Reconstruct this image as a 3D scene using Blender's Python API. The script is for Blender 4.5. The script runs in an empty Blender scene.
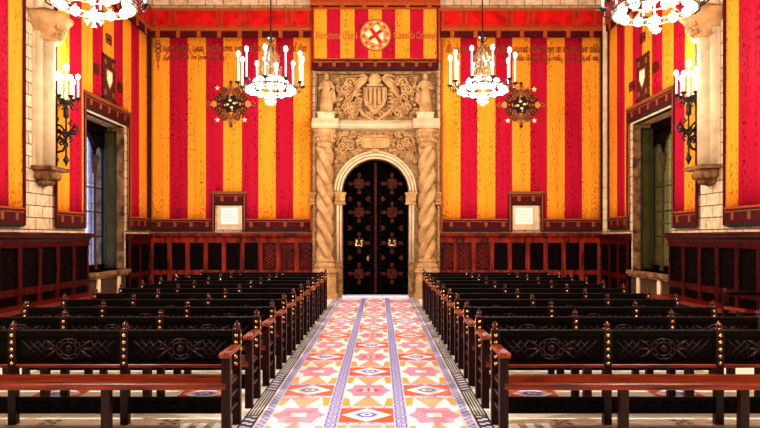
import bpy, bmesh, math, random
from math import sin, cos, pi, sqrt
from mathutils import Vector, Matrix
random.seed(7)
SC = bpy.context.scene
COL = SC.collection
# ------------------------------------------------------------------ helpers
def s2l(c):
    return tuple((x/255/12.92) if x/255 <= .04045 else ((x/255+.055)/1.055)**2.4 for x in c)
class MB:
    """collects shapes; build() links them as ONE mesh object"""
    def __init__(s, xf=None):
        s.v=[]; s.f=[]; s.m=[]; s.xf=xf; s.sm=[]
    def add(s, vs, fs, mi=0, smooth=False):
        b=len(s.v)
        for p in vs: s.v.append(tuple(s.xf(*p)) if s.xf else tuple(p))
        for f in fs: s.f.append([b+i for i in f]); s.m.append(mi); s.sm.append(smooth)
        return s
    def box(s, x0,x1,y0,y1,z0,z1, mi=0):
        vs=[(x,y,z) for x in (x0,x1) for y in (y0,y1) for z in (z0,z1)]
        return s.add(vs,[(0,1,3,2),(4,6,7,5),(0,4,5,1),(2,3,7,6),(0,2,6,4),(1,5,7,3)],mi)
    def rbox(s, c, dx, dy, dz, a, mi=0):
        """box centred at c, rotated by a about y (in the x-z plane)"""
        vs=[]
        for x in (-dx,dx):
            for y in (-dy,dy):
                for z in (-dz,dz):
                    vs.append((c[0]+x*cos(a)-z*sin(a), c[1]+y, c[2]+x*sin(a)+z*cos(a)))
        return s.add(vs,[(0,1,3,2),(4,6,7,5),(0,4,5,1),(2,3,7,6),(0,2,6,4),(1,5,7,3)],mi)
    def lathe(s, prof, c=(0,0,0), n=16, mi=0, smooth=True, cap=True, a0=0):
        vs=[];fs=[]
        for r,z in prof:
            for i in range(n):
                a=a0+2*pi*i/n; vs.append((c[0]+r*cos(a),c[1]+r*sin(a),c[2]+z))
        for k in range(len(prof)-1):
            for i in range(n):
                j=(i+1)%n; fs.append((k*n+i,k*n+j,(k+1)*n+j,(k+1)*n+i))
        if cap:
            fs.append(tuple(range(n-1,-1,-1))); fs.append(tuple((len(prof)-1)*n+i for i in range(n)))
        return s.add(vs,fs,mi,smooth)
    def sphere(s, c, r, n=12, m=8, sc=(1,1,1), mi=0):
        vs=[(c[0],c[1],c[2]-r*sc[2])];fs=[]
        for k in range(1,m):
            t=-pi/2+pi*k/m
            for i in range(n):
                a=2*pi*i/n; vs.append((c[0]+r*sc[0]*cos(t)*cos(a),c[1]+r*sc[1]*cos(t)*sin(a),c[2]+r*sc[2]*sin(t)))
        vs.append((c[0],c[1],c[2]+r*sc[2])); T=len(vs)-1
        for i in range(n):
            j=(i+1)%n
            fs.append((0,1+j,1+i)); fs.append((T,1+(m-2)*n+i,1+(m-2)*n+j))
            for k in range(m-2): fs.append((1+k*n+i,1+k*n+j,1+(k+1)*n+j,1+(k+1)*n+i))
        return s.add(vs,fs,mi,True)
    def tube(s, pts, r, n=8, mi=0, closed=False):
        P=[Vector(p) for p in pts]; N=len(P); vs=[];fs=[]
        rr=r if isinstance(r,(list,tuple)) else [r]*N
        up=None
        for k in range(N):
            if closed: t=P[(k+1)%N]-P[k-1]
            else: t=P[min(k+1,N-1)]-P[max(k-1,0)]
            if t.length<1e-9: t=Vector((0,0,1))
            t.normalize()
            if up is None:
                up=Vector((0,0,1)) if abs(t.z)<.9 else Vector((1,0,0))
            a=t.cross(up)
            if a.length<1e-4: a=t.cross(Vector((.3,1,.2)))
            a.normalize(); b=a.cross(t); up=b
            for i in range(n):
                q=2*pi*i/n; w=P[k]+(a*cos(q)+b*sin(q))*rr[k]; vs.append(tuple(w))
        for k in range(N if closed else N-1):
            k2=(k+1)%N
            for i in range(n):
                j=(i+1)%n; fs.append((k*n+i,k*n+j,k2*n+j,k2*n+i))
        if not closed:
            fs.append(tuple(range(n-1,-1,-1))); fs.append(tuple((N-1)*n+i for i in range(n)))
        return s.add(vs,fs,mi,True)
    def prism(s, poly, y0, y1, mi=0):
        """poly of (x,z), extruded along y"""
        n=len(poly)
        vs=[(x,y0,z) for x,z in poly]+[(x,y1,z) for x,z in poly]
        fs=[tuple(range(n)),tuple(range(2*n-1,n-1,-1))]+[(i,(i+1)%n,n+(i+1)%n,n+i) for i in range(n)]
        return s.add(vs,fs,mi)
    def zprism(s, poly, z0, z1, mi=0):
        n=len(poly)
        vs=[(x,y,z0) for x,y in poly]+[(x,y,z1) for x,y in poly]
        fs=[tuple(range(n)),tuple(range(2*n-1,n-1,-1))]+[(i,(i+1)%n,n+(i+1)%n,n+i) for i in range(n)]
        return s.add(vs,fs,mi)
    def flat(s, poly, z, mi=0):
        return s.add([(x,y,z) for x,y in poly],[tuple(range(len(poly)))],mi)
    def build(s, name, mats, parent=None, bevel=0, recalc=True, remesh=0, smooth=None):
        me=bpy.data.meshes.new(name)
        me.from_pydata(s.v,[],s.f)
        if not isinstance(mats,(list,tuple)): mats=[mats]
        for m in mats: me.materials.append(m)
        me.polygons.foreach_set('material_index', s.m)
        me.polygons.foreach_set('use_smooth', s.sm if smooth is None else [smooth]*len(s.f))
        if recalc or bevel:
            bm=bmesh.new(); bm.from_mesh(me)
            bmesh.ops.recalc_face_normals(bm, faces=bm.faces)
            if bevel:
                ed=[e for e in bm.edges if len(e.link_faces)==2 and e.calc_face_angle(0)>.7]
                bmesh.ops.bevel(bm, geom=ed, offset=bevel, segments=1, affect='EDGES', clamp_overlap=True)
            bm.to_mesh(me); bm.free()
        me.update()
        o=bpy.data.objects.new(name, me); COL.objects.link(o)
        if remesh:
            md=o.modifiers.new('r','REMESH'); md.mode='VOXEL'; md.voxel_size=remesh; md.use_smooth_shade=True
            m2=o.modifiers.new('s','SMOOTH'); m2.factor=.5; m2.iterations=2
        if parent: o.parent=parent
        return o
def tag(o, label, cat, group=None):
    o['label']=label; o['category']=cat
    if group: o['group']=group
    return o
def thing(name, label, cat, loc=(0,0,0), group=None):
    o=bpy.data.objects.new(name,None); COL.objects.link(o); o.location=loc; o.empty_display_size=.1
    return tag(o,label,cat,group)
def struct(o):
    o['kind']='structure'; return o
def copy_tree(o, parent=None):
    c=o.copy(); COL.objects.link(c)
    if parent: c.parent=parent
    for ch in list(o.children): copy_tree(ch,c)
    return c
# ------------------------------------------------------------------ materials
def base(name):
    m=bpy.data.materials.new(name); m.use_nodes=True
    nt=m.node_tree; return m, nt, nt.nodes['Principled BSDF']
def mat(name, rgb, rough=.6, metal=0, var=.15, scale=8, bump=0, bscale=30, coord='Object', stretch=(1,1,1), spec=.5, dark=None):
    m,nt,b=base(name); N=nt.nodes; L=nt.links
    c=s2l(rgb)
    tc=N.new('ShaderNodeTexCoord'); mp=N.new('ShaderNodeMapping'); mp.inputs['Scale'].default_value=stretch
    if coord=='World':
        g=N.new('ShaderNodeNewGeometry'); L.new(g.outputs['Position'],mp.inputs['Vector'])
    else: L.new(tc.outputs[coord],mp.inputs['Vector'])
    no=N.new('ShaderNodeTexNoise'); no.inputs['Scale'].default_value=scale; no.inputs['Detail'].default_value=4
    L.new(mp.outputs[0],no.inputs['Vector'])
    r=N.new('ShaderNodeValToRGB')
    d=s2l(dark) if dark else tuple(x*(1-var) for x in c)
    r.color_ramp.elements[0].position=.33; r.color_ramp.elements[1].position=.67
    r.color_ramp.elements[0].color=(*d,1); r.color_ramp.elements[1].color=(*[min(1,x*(1+var*.5)) for x in c],1)
    L.new(no.outputs['Fac'],r.inputs[0]); L.new(r.outputs[0],b.inputs['Base Color'])
    b.inputs['Roughness'].default_value=rough; b.inputs['Metallic'].default_value=metal
    b.inputs['Specular IOR Level'].default_value=spec
    if bump:
        n2=N.new('ShaderNodeTexNoise'); n2.inputs['Scale'].default_value=bscale; n2.inputs['Detail'].default_value=3
        L.new(mp.outputs[0],n2.inputs['Vector'])
        bp=N.new('ShaderNodeBump'); bp.inputs['Strength'].default_value=bump; bp.inputs['Distance'].default_value=.02
        L.new(n2.outputs['Fac'],bp.inputs['Height']); L.new(bp.outputs[0],b.inputs['Normal'])
    return m
def emit(name, rgb, strength):
    m,nt,b=base(name)
    b.inputs['Base Color'].default_value=(.9,.9,.9,1)
    b.inputs['Emission Color'].default_value=(*rgb,1); b.inputs['Emission Strength'].default_value=strength
    return m
def blockwall(name, c1, c2, mortar, bw=.46, bh=.21):
    m,nt,b=base(name); N=nt.nodes; L=nt.links
    g=N.new('ShaderNodeNewGeometry'); sp=N.new('ShaderNodeSeparateXYZ'); L.new(g.outputs['Position'],sp.inputs[0])
    ad=N.new('ShaderNodeMath'); L.new(sp.outputs[0],ad.inputs[0]); L.new(sp.outputs[1],ad.inputs[1])
    cb=N.new('ShaderNodeCombineXYZ'); L.new(ad.outputs[0],cb.inputs[0]); L.new(sp.outputs[2],cb.inputs[1])
    br=N.new('ShaderNodeTexBrick'); br.inputs['Scale'].default_value=1
    br.inputs['Brick Width'].default_value=bw; br.inputs['Row Height'].default_value=bh
    br.inputs['Mortar Size'].default_value=.012; br.inputs['Mortar Smooth'].default_value=.3
    br.inputs['Color1'].default_value=(*s2l(c1),1); br.inputs['Color2'].default_value=(*s2l(c2),1); br.inputs['Mortar'].default_value=(*s2l(mortar),1)
    L.new(cb.outputs[0],br.inputs['Vector'])
    no=N.new('ShaderNodeTexNoise'); no.inputs['Scale'].default_value=9; no.inputs['Detail'].default_value=6; L.new(g.outputs['Position'],no.inputs['Vector'])
    mx=N.new('ShaderNodeMix'); mx.data_type='RGBA'; mx.blend_type='MULTIPLY'; mx.inputs['Factor'].default_value=.55
    L.new(br.outputs['Color'],mx.inputs['A'])
    rp=N.new('ShaderNodeValToRGB'); rp.color_ramp.elements[0].position=.3; rp.color_ramp.elements[0].color=(.35,.28,.2,1); rp.color_ramp.elements[1].position=.6
    L.new(no.outputs['Fac'],rp.inputs[0]); L.new(rp.outputs[0],mx.inputs['B']); L.new(mx.outputs['Result'],b.inputs['Base Color'])
    bp=N.new('ShaderNodeBump'); bp.inputs['Strength'].default_value=.5; bp.inputs['Distance'].default_value=.02
    mu=N.new('ShaderNodeMath'); mu.operation='SUBTRACT'; L.new(no.outputs['Fac'],mu.inputs[0]); L.new(br.outputs['Fac'],mu.inputs[1])
    L.new(mu.outputs[0],bp.inputs['Height']); L.new(bp.outputs[0],b.inputs['Normal'])
    b.inputs['Roughness'].default_value=.85
    return m
def cloth(name, rgb, dark, amount=.6):
    """woven silk damask: vertical streaks and a darker leaf pattern"""
    m,nt,b=base(name); N=nt.nodes; L=nt.links
    g=N.new('ShaderNodeNewGeometry'); sp=N.new('ShaderNodeSeparateXYZ'); L.new(g.outputs['Position'],sp.inputs[0])
    ad=N.new('ShaderNodeMath'); L.new(sp.outputs[0],ad.inputs[0]); L.new(sp.outputs[1],ad.inputs[1])
    cb=N.new('ShaderNodeCombineXYZ'); L.new(ad.outputs[0],cb.inputs[0]); L.new(sp.outputs[2],cb.inputs[1])
    m1=N.new('ShaderNodeMapping'); m1.inputs['Scale'].default_value=(7,.35,1); L.new(cb.outputs[0],m1.inputs[0])
    n1=N.new('ShaderNodeTexNoise'); n1.inputs['Scale'].default_value=1; n1.inputs['Detail'].default_value=3; L.new(m1.outputs[0],n1.inputs['Vector'])
    m2=N.new('ShaderNodeMapping'); m2.inputs['Scale'].default_value=(26,13,1); L.new(cb.outputs[0],m2.inputs[0])
    n2=N.new('ShaderNodeTexNoise'); n2.inputs['Scale'].default_value=1; n2.inputs['Detail'].default_value=2; L.new(m2.outputs[0],n2.inputs['Vector'])
    r1=N.new('ShaderNodeValToRGB'); r1.color_ramp.elements[0].position=.42; r1.color_ramp.elements[1].position=.62
    L.new(n1.outputs['Fac'],r1.inputs[0])
    r2=N.new('ShaderNodeValToRGB'); r2.color_ramp.elements[0].position=.5; r2.color_ramp.elements[1].position=.62
    L.new(n2.outputs['Fac'],r2.inputs[0])
    mu=N.new('ShaderNodeMath'); mu.operation='MULTIPLY'; L.new(r1.outputs[0],mu.inputs[0]); L.new(r2.outputs[0],mu.inputs[1])
    m3=N.new('ShaderNodeMath'); m3.operation='MULTIPLY'; m3.inputs[1].default_value=amount; L.new(mu.outputs[0],m3.inputs[0])
    mx=N.new('ShaderNodeMix'); mx.data_type='RGBA'; L.new(m3.outputs[0],mx.inputs['Factor'])
    mx.inputs['A'].default_value=(*rgb,1); mx.inputs['B'].default_value=(*dark,1)
    L.new(mx.outputs['Result'],b.inputs['Base Color'])
    b.inputs['Roughness'].default_value=.75; b.inputs['Specular IOR Level'].default_value=.04
    bp=N.new('ShaderNodeBump'); bp.inputs['Strength'].default_value=.35; bp.inputs['Distance'].default_value=.02
    L.new(n1.outputs['Fac'],bp.inputs['Height']); L.new(bp.outputs[0],b.inputs['Normal'])
    return m
M={}
M['wall']=blockwall('block_stone',(226,194,152),(204,170,128),(104,76,52))
M['yellow']=cloth('yellow_damask',(.78,.255,.014),(.22,.04,.003),.95)
M['red']=cloth('red_damask',(.36,.0045,.020),(.07,.001,.002),.95)
M['maroon']=mat('maroon_velvet',(70,6,8),.8,var=.5,scale=20,coord='World',spec=.1)
M['scarlet']=mat('scarlet_velvet',(186,12,8),.8,var=.4,scale=4,coord='World',spec=.1)
M['gold']=mat('old_gold_braid',(158,68,17),.7,var=.45,scale=40,coord='World',spec=.1)
M['olivegold']=mat('tarnished_braid',(120,62,16),.7,var=.4,scale=40,coord='World',spec=.3)
M['ochre']=mat('ochre_thread',(196,128,48),.7,var=.4,scale=40,coord='World',spec=.3)
M['pale']=mat('cream_thread',(236,214,160),.7,var=.3,scale=40,coord='World',spec=.3)
M['umber']=mat('umber_thread',(70,28,12),.8,var=.5,scale=30,coord='World',spec=.1)
M['paleletter']=mat('brown_ochre_thread',(172,92,40),.8,var=.4,scale=30,coord='World',spec=.1)
M['letter']=mat('faded_lettering_thread',(142,62,24),.8,var=.5,scale=30,coord='World',spec=.2)
M['blackthread']=mat('black_thread',(30,14,8),.8,var=.5,scale=30,coord='World',spec=.2)
M['crossred']=mat('crimson_cross',(190,10,18),.7,var=.1,coord='World',spec=.2)
M['rose']=mat('rose_thread',(235,96,70),.7,var=.2,coord='World',spec=.2)
M['stone']=mat('carved_sandstone',(182,141,90),.85,var=.15,scale=5,bump=.1,bscale=50,coord='World',dark=(150,111,66),spec=.05)
M['stoneground']=mat('shaded_ground_stone',(146,110,66),.9,var=.2,scale=11,bump=.3,bscale=40,coord='World',dark=(92,64,36),spec=.03)  # darker, blotchier portal stone behind the carvings, relief shade put into the colour
M['stonepale']=mat('pale_dressed_stone',(206,178,136),.8,var=.2,scale=5,bump=.12,bscale=30,coord='World',spec=.1)
M['stonebrown']=mat('brown_weathered_stone',(128,88,52),.9,var=.5,scale=5,bump=.3,bscale=14,coord='World',dark=(52,30,16),spec=.1)
M['plaque']=mat('white_marble_plaque',(240,228,216),.5,var=.08,scale=12,coord='World')
M['ebony']=mat('ebonised_walnut',(5,3,2),.5,var=.45,scale=3,bump=.15,bscale=10,stretch=(2,14,14),spec=.04)
M['mahogany']=mat('red_mahogany',(106,33,8),.3,var=.8,scale=2.2,bump=.12,bscale=8,stretch=(1.2,14,14),spec=.2)
M['mahoganyarm']=mat('worn_mahogany_arm',(124,46,18),.34,var=.7,scale=4,stretch=(16,2,16),spec=.2)
M['mahoganyleg']=mat('dark_mahogany_leg',(30,7,5),.4,var=.6,scale=4,stretch=(16,16,2),spec=.12)
M['bench_red']=mat('wall_bench_red',(96,14,8),.3,var=.7,scale=3,stretch=(6,6,1.2),coord='World',spec=.2)
M['panelwood']=mat('panelling_mahogany',(58,7,5),.42,var=.85,scale=3,stretch=(6,6,1.2),coord='World',spec=.08)
M['panellight']=mat('end_wall_panelling',(112,26,9),.4,var=.85,scale=2.2,stretch=(4,4,.8),coord='World',spec=.1)
M['walnutdark']=mat('dark_carved_walnut',(16,4,3),.5,var=.5,scale=6,coord='World',spec=.03)
M['colonnette']=mat('dark_brown_stone',(62,40,26),.8,var=.4,scale=8,coord='World',spec=.1)  # dark brown stone of the window colonnettes and sill aprons
M['paneldark']=mat('dark_panel_wood',(6,2,2),.5,var=.5,scale=4,stretch=(6,6,1.5),coord='World',spec=.03)
M['brass']=mat('brass',(222,184,112),.25,metal=1,var=.1,scale=20)
M['finial']=mat('polished_finial',(84,44,34),.14,metal=.7,var=.3,scale=20,spec=.8)
M['iron']=mat('black_wrought_iron',(34,30,28),.45,metal=.6,var=.3,scale=20)
M['silver']=mat('gilt_openwork_metal',(104,86,60),.45,metal=.3,var=.35,scale=30)
M['candle']=emit('candle_sleeve',(1,.93,.85),1.2)
M['flame']=emit('lit_candle_bulb',(1,.93,.9),22)
M['bulb']=emit('lit_globe_bulb',(1,.93,.92),16)
M['doorwood']=mat('black_door_wood',(4,3,2),.75,var=.4,scale=6,spec=0)
M['copper']=mat('copper_inlay',(58,20,9),.6,var=.6,scale=14,bump=.3,bscale=40,spec=.05)
M['nickel']=mat('pale_brass_knocker',(226,200,150),.25,metal=1,var=.1)
M['marble']=mat('cream_marble_floor',(255,250,232),.3,var=.06,scale=2.5,coord='World',dark=(250,236,206))
# mosaic colours
def tile(n,c,var=.06): return mat('tile_'+n,c,.35,var=var,scale=30,coord='World')
T=['white','lilac','blue','orange','pink','peach','amber','navy','black','grey','stone']
TC=[(252,246,240),(204,198,234),(48,78,186),(228,84,34),(232,138,166),(242,166,116),(246,164,46),(30,44,112),(22,20,26),(150,146,156),(234,220,190)]
TM=[tile(n,c) for n,c in zip(T,TC)]; TI={n:i for i,n in enumerate(T)}
# ------------------------------------------------------------------ camera
CX=.116; CZ=1.55; F=640.; YB=16.53; S=F/YB
def BX(px): return (px-380.5)/S+CX          # metres on the back wall
def BZ(py): return CZ+(237-py)/S
cam=bpy.data.cameras.new('camera'); co=bpy.data.objects.new('camera',cam); COL.objects.link(co)
cam.sensor_width=36; cam.lens=36*F/760; cam.shift_y=23/760; cam.shift_x=0
co.location=(CX,0,CZ); co.rotation_euler=(pi/2,0,0); SC.camera=co
cam.clip_end=200
# wall frames: (u along the wall, d out into the room, z up)
WL,WR=-5.9,5.9
YW=16.60
fb=lambda u,d,z:(u,YW-d,z)
fl=lambda u,d,z:(WL+d,u,z)
fr=lambda u,d,z:(WR-d,u,z)
# ------------------------------------------------------------------ room shell
ZC=10.2; YR=-4.0
struct(MB().box(WL-.9,WR+.9,YR-.3,YW+.9,-.2,0).build('floor',M['marble']))
struct(MB().box(WL-.9,WR+.9,YR-.3,YW+.9,ZC,ZC+.2).build('ceiling',mat('dark_timber_ceiling',(40,24,14),.8,coord='World',spec=.1)))
struct(MB().box(WL-.9,WR+.9,YR-.3,YR,0,ZC).build('wall_front',mat('red_hung_rear_wall',(90,16,10),.9,coord='World',spec=.1)))
w=MB(); DW=.853; DS=BZ(193)
w.box(-DW,DW,YW+.3,YW+.9,0,3.56); w.box(WL-.9,-DW,YW,YW+.9,0,ZC).box(DW,WR+.9,YW,YW+.9,0,ZC).box(-DW,DW,YW,YW+.9,3.56,ZC)
struct(w.build('wall_back',M['wall']))
WIN={'l':(13.07,15.07),'r':(12.65,14.66)}
ZS,ZL=.80,4.12
for k,x0,x1,nm in (('l',WL-.9,WL,'wall_left'),('r',WR,WR+.9,'wall_right')):
    a,b=WIN[k]; m=MB()
    m.box(x0,x1,YR,a,0,ZC).box(x0,x1,b,YW,0,ZC).box(x0,x1,a,b,0,ZS).box(x0,x1,a,b,ZL,ZC)
    struct(m.build(nm,M['wall']))
# ------------------------------------------------------------------ floor mosaics
floor=bpy.data.objects['floor']
m=MB(); Z1,Z2,Z3,Z4=.0012,.0024,.0036,.0048
Y0,Y1=2.6,16.28
def rect(x0,x1,y0,y1,z,c): m.flat([(x0,y0),(x1,y0),(x1,y1),(x0,y1)],z,TI[c])
rect(-.92,.92,Y0,Y1,Z1,'white')
def panel(xc,yc,hw=.232,hl=.222,blue=True):
    rect(xc-hw-.004,xc+hw+.004,yc-hl-.075,yc+hl+.075,Z2,'lilac')
    rect(xc-hw,xc+hw,yc-hl,yc+hl,Z3,'orange')
    m.flat([(xc-hw*.94,yc),(xc,yc-hl*.94),(xc+hw*.94,yc),(xc,yc+hl*.94)],Z4,TI['white'])
    for k,(a,c) in enumerate(((.6,'lilac'),(.42,'blue'),(.26,'white'),(.13,'blue'))):
        m.flat([(xc-hw*a,yc),(xc-hw*a*.4,yc-hl*a*.75),(xc+hw*a*.4,yc-hl*a*.75),(xc+hw*a,yc),(xc+hw*a*.4,yc+hl*a*.75),(xc-hw*a*.4,yc+hl*a*.75)],Z4+.0006*(k+1),TI[c])
    # small lace dots above and below the panel
    for sy in (-1,1):
        for i in range(9):
            x=xc-hw+.026+i*(2*hw-.052)/8
            m.flat([(x-.013,yc+sy*(hl+.035)),(x,yc+sy*(hl+.035)-.018),(x+.013,yc+sy*(hl+.035)),(x,yc+sy*(hl+.035)+.018)],Z3,TI['blue' if (i%2) else 'white'])
def star(xc,yc,red,hw=.232,hl=.60):
    def P(l): return [(xc+u*hw,yc+v*hl) for u,v in l]
    for su in (-1,1):
        for sv in (-1,1):
            m.flat(P([(su,sv),(su*.66,sv),(su*.78,sv*.52),(su,sv*.52)]),Z2,TI['amber'])
            m.flat(P([(su*.66,sv),(su*.10,sv*.38),(su*.78,sv*.42)]),Z3,TI['white'])
    for sv in (-1,1): m.flat(P([(-.62,sv),(.62,sv),(0,sv*.3)]),Z2,TI['peach'])
    m.flat(P([(-1,0),(-.72,-.17),(-.6,-.44),(-.16,-.36),(0,-.62),(.16,-.36),(.6,-.44),(.72,-.17),(1,0),(.72,.17),(.6,.44),(.16,.36),(0,.62),(-.16,.36),(-.6,.44),(-.72,.17)]),Z2+.0006,TI['pink'])
    for su in (-1,1):
        m.flat(P([(su,.10),(su*.80,.22),(su,.40)]),Z3,TI['white']); m.flat(P([(su,-.10),(su*.80,-.22),(su,-.40)]),Z3,TI['white'])
    m.flat(P([(-.28,-.11),(.28,-.11),(.28,.11),(-.28,.11)]),Z4,TI['white'])
    if red:
        m.flat(P([(-.52,-.03),(.52,-.03),(.52,.03),(-.52,.03)]),Z4+.0006,TI['orange'])
        for u in (-.3,0,.3): m.flat(P([(u-.06,-.1),(u+.06,-.1),(u+.06,.1),(u-.06,.1)]),Z4+.0012,TI['orange'])
for k in range(-2,6):
    yc=6.46+1.8*k
    for xc in (-.59,.59):
        if Y0+.3<yc<Y1-.3: panel(xc,yc)
        if Y0+.6<yc+.9<Y1-.5: star(xc,yc+.9,False)
for k in range(-2,7):
    yc=5.56+1.8*k
    if Y0+.3<yc<Y1-.3: panel(0,yc)
    if Y0+.6<yc+.9<Y1-.5: star(0,yc+.9,True)
# greek key bands
for xc in (-.294,.294):
    rect(xc-.06,xc+.06,Y0,Y1,Z3,'lilac')
    y=Y0+.06; k=0
    while y<Y1-.07:
        a=.047; t=.012; sx=1 if k%2 else -1
        def q(x0,x1,y0,y1): rect(xc+sx*x0 if sx>0 else xc-x1, xc+sx*x1 if sx>0 else xc-x0, y+y0,y+y1,Z4,'blue')
        q(-a,a,-a,-a+t); q(-a,-a+t,-a,a); q(-a,a,a-t,a); q(a-t,a,-a*.35,a); q(-a*.2,a,-a*.35,-a*.35+t)
        q(-a*.2,-a*.2+t,-a*.35,a*.3)
        y+=.118; k+=1
# lace bands and outer borders
for sg in (-1,1):
    def rs(x0,x1,y0,y1,z,c): rect(min(sg*x0,sg*x1),max(sg*x0,sg*x1),y0,y1,z,c)
    rs(.826,.905,Y0,Y1,Z2,'lilac')
    y=Y0+.03; k=0
    while y<Y1-.05:
        xo=.866+(.016 if k%2 else -.016)
        m.flat([(sg*(xo-.02),y),(sg*xo,y-.022),(sg*(xo+.02),y),(sg*xo,y+.022)],Z3,TI['blue' if k%3 else 'navy']); y+=.05; k+=1
    rs(.905,1.062,Y0,Y1,Z2,'white')
    rs(.922,.940,Y0,Y1,Z3,'black'); rs(1.030,1.047,Y0,Y1,Z3,'black')
    y=Y0+.3; k=0
    while y<Y1-.2:
        L=.88
        if k%2==0:
            n=int(L/.11)
            for i in range(n):
                yy=y+i*.11
                c='navy' if k<6 else 'black'
                m.flat([(sg*.940,yy),(sg*.985,yy),(sg*.985,yy+.055),(sg*.940,yy+.055)],Z3,TI[c])
                m.flat([(sg*.985,yy+.03),(sg*1.03,yy+.03),(sg*1.03,yy+.085),(sg*.985,yy+.085)],Z3,TI[c])
        else:
            
            for x in (.951,.978,1.005): rs(x,x+.013,y+.02,y+L-.02,Z4,'black')
            rs(.940,1.03,y-.012,y+.012,Z4,'black'); rs(.940,1.03,y+L-.012,y+L+.012,Z4,'black')
        y+=L; k+=1
rect(-1.06,1.06,Y1,Y1+.1,Z2,'lilac')
struct(m.build('aisle_mosaic',TM,floor,recalc=False))
# tile joints, corner motifs and orange panels below the benches
m=MB()
for sg in (-1,1):
    for i in range(10):
        x=sg*(1.12+.5*i)
        if abs(x)<5.8: rect(x-.004,x+.004,3,16.5,Z1,'stone')
    for j in range(27): rect(min(sg*1.07,sg*5.85),max(sg*1.07,sg*5.85),3.1+.5*j-.004,3.1+.5*j+.004,Z1,'stone')
    for r in range(7):
        for i in range(4):
            x=sg*(1.64+1.0*i); y=5.35+1.8*r
            if abs(x)<5.5:
                rect(x-.085,x+.085,y-.085,y+.085,Z2,'stone')
                for (a,b) in ((-.045,-.045),(.045,.045),(-.045,.045),(.045,-.045),(0,0)):
                    m.flat([(x+a-.03,y+b),(x+a,y+b-.03),(x+a+.03,y+b),(x+a,y+b+.03)],Z3,TI['black'])
                    m.flat([(x+a-.011,y+b),(x+a,y+b-.011),(x+a+.011,y+b),(x+a,y+b+.011)],Z4,TI['stone'])
        for i in range(3):
            x=sg*(1.62+1.42*i); y=6.32+1.8*r
            if y<16: panel(x,y)
struct(m.build('side_mosaic',TM,floor,recalc=False))
# ------------------------------------------------------------------ portal and door
por=thing('stone_portal','carved sandstone portal with twisted columns around the dark door','portal',(0,YW-.2,0))
def addto(o,p):
    o.parent=p; o.matrix_parent_inverse=Matrix.Translation(-Vector(p.location)); return o
PF=.22                                     # face of the portal, out from the wall
L0,L1=BX(313.5),-DW; R1=BX(440)
R=DW
m=MB(fb)
m.box(L0,-DW,0,PF,0,DS).box(DW,R1,0,PF,0,DS)
ZT=BZ(131); n=28
prev=None
for i in range(n+1):
    a=pi-pi*i/n; x=R*cos(a); z=DS+R*sin(a)
    cur=(x,z)
    if prev:
        vs=[(prev[0],0,prev[1]),(x,0,z),(x,0,ZT),(prev[0],0,ZT),(prev[0],PF,prev[1]),(x,PF,z),(x,PF,ZT),(prev[0],PF,ZT)]
        m.add(vs,[(0,1,5,4),(4,5,6,7),(2,3,7,6),(0,3,2,1)])
    prev=cur
m.box(L0,-DW,0,PF,DS,ZT).box(DW,R1,0,PF,DS,ZT)
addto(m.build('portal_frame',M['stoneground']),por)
# archivolt mouldings
m=MB(fb)
for rr,th,dd in ((R+.035,.03,PF+.03),(R+.11,.035,PF+.045),(R+.185,.028,PF+.02)):
    pts=[(rr*cos(pi-pi*i/32),dd-.02,DS+rr*sin(pi-pi*i/32)) for i in range(33)]
    m.tube(pts,th,8)
for sg in (-1,1):
    for rr,th,dd in ((R+.035,.03,PF+.03),(R+.11,.035,PF+.045)):
        m.tube([(sg*rr,dd-.02,.9),(sg*rr,dd-.02,DS)],th,8)
addto(m.build('archivolt',M['stonepale']),por)
# impost blocks with carved leaves
for sg in (-1,1):
    for xc,hw in ((sg*(BX(411)-0),.13),(sg*(BX(438)),.07)):
        m=MB(fb); z0,z1=BZ(205),BZ(193)
        m.box(xc-hw,xc+hw,PF-.02,PF+.07,z0,z1); m.box(xc-hw-.02,xc+hw+.02,PF-.02,PF+.09,z1-.05,z1); m.box(xc-hw-.01,xc+hw+.01,PF-.02,PF+.08,z0,z0+.035)
        for k in range(6): m.sphere((xc-hw+.03+(k%3)*(hw-.03),PF+.07,z0+.1+(k//3)*.1),.035,8,6)
        addto(m.build('impost',M['stone']),por)
# twisted columns
ZCAP0,ZCAP1=BZ(149),BZ(131); ZB=BZ(262)
for sg in (-1,1):
    xc=BX(426.5) if sg>0 else BX(326.5); dc=PF+.17
    m=MB(fb); nth,nz=40,100; vs=[];fs=[]
    for k in range(nz+1):
        z=ZB+(ZCAP0-ZB)*k/nz
        for i in range(nth):
            th=2*pi*i/nth
            ph=3*(th+sg*2*pi*z/1.35)
            r=.085+.14*abs(cos(ph/2))**.8
            vs.append((xc+r*cos(th),dc+r*sin(th),z))
    for k in range(nz):
        for i in range(nth):
            j=(i+1)%nth; fs.append((k*nth+i,k*nth+j,(k+1)*nth+j,(k+1)*nth+i))
    m.add(vs,fs,0,True)
    c=addto(m.build('twisted_column',M['stone']),por)
    m=MB(fb)
    m.lathe([(.19,0),(.22,.03),(.19,.06),(.2,.1),(.25,.32),(.27,.36),(.29,.38),(.29,.46)],(xc,dc,ZCAP0-.02),20)
    for k in range(14):
        a=2*pi*k/14
        for zz,rr in ((.16,.225),(.28,.25)):
            m.sphere((xc+rr*cos(a+zz*9),dc+rr*sin(a+zz*9),ZCAP0+zz),.045,8,6,(1,1,1.3))
    addto(m.build('capital',M['stone']),por)
    m=MB(fb)
    m.lathe([(.31,0),(.31,.5),(.285,.53),(.285,.62),(.33,.66),(.33,.72),(.26,.76),(.28,.82),(.25,.87),(.21,.9),(.24,.95),(.2,1.0)],(xc,dc,0),8,a0=pi/8,smooth=False)
    m.box(xc-.33,xc+.33,0,dc+.2,0,.12)
    addto(m.build('column_base',M['stone']),por)
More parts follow.
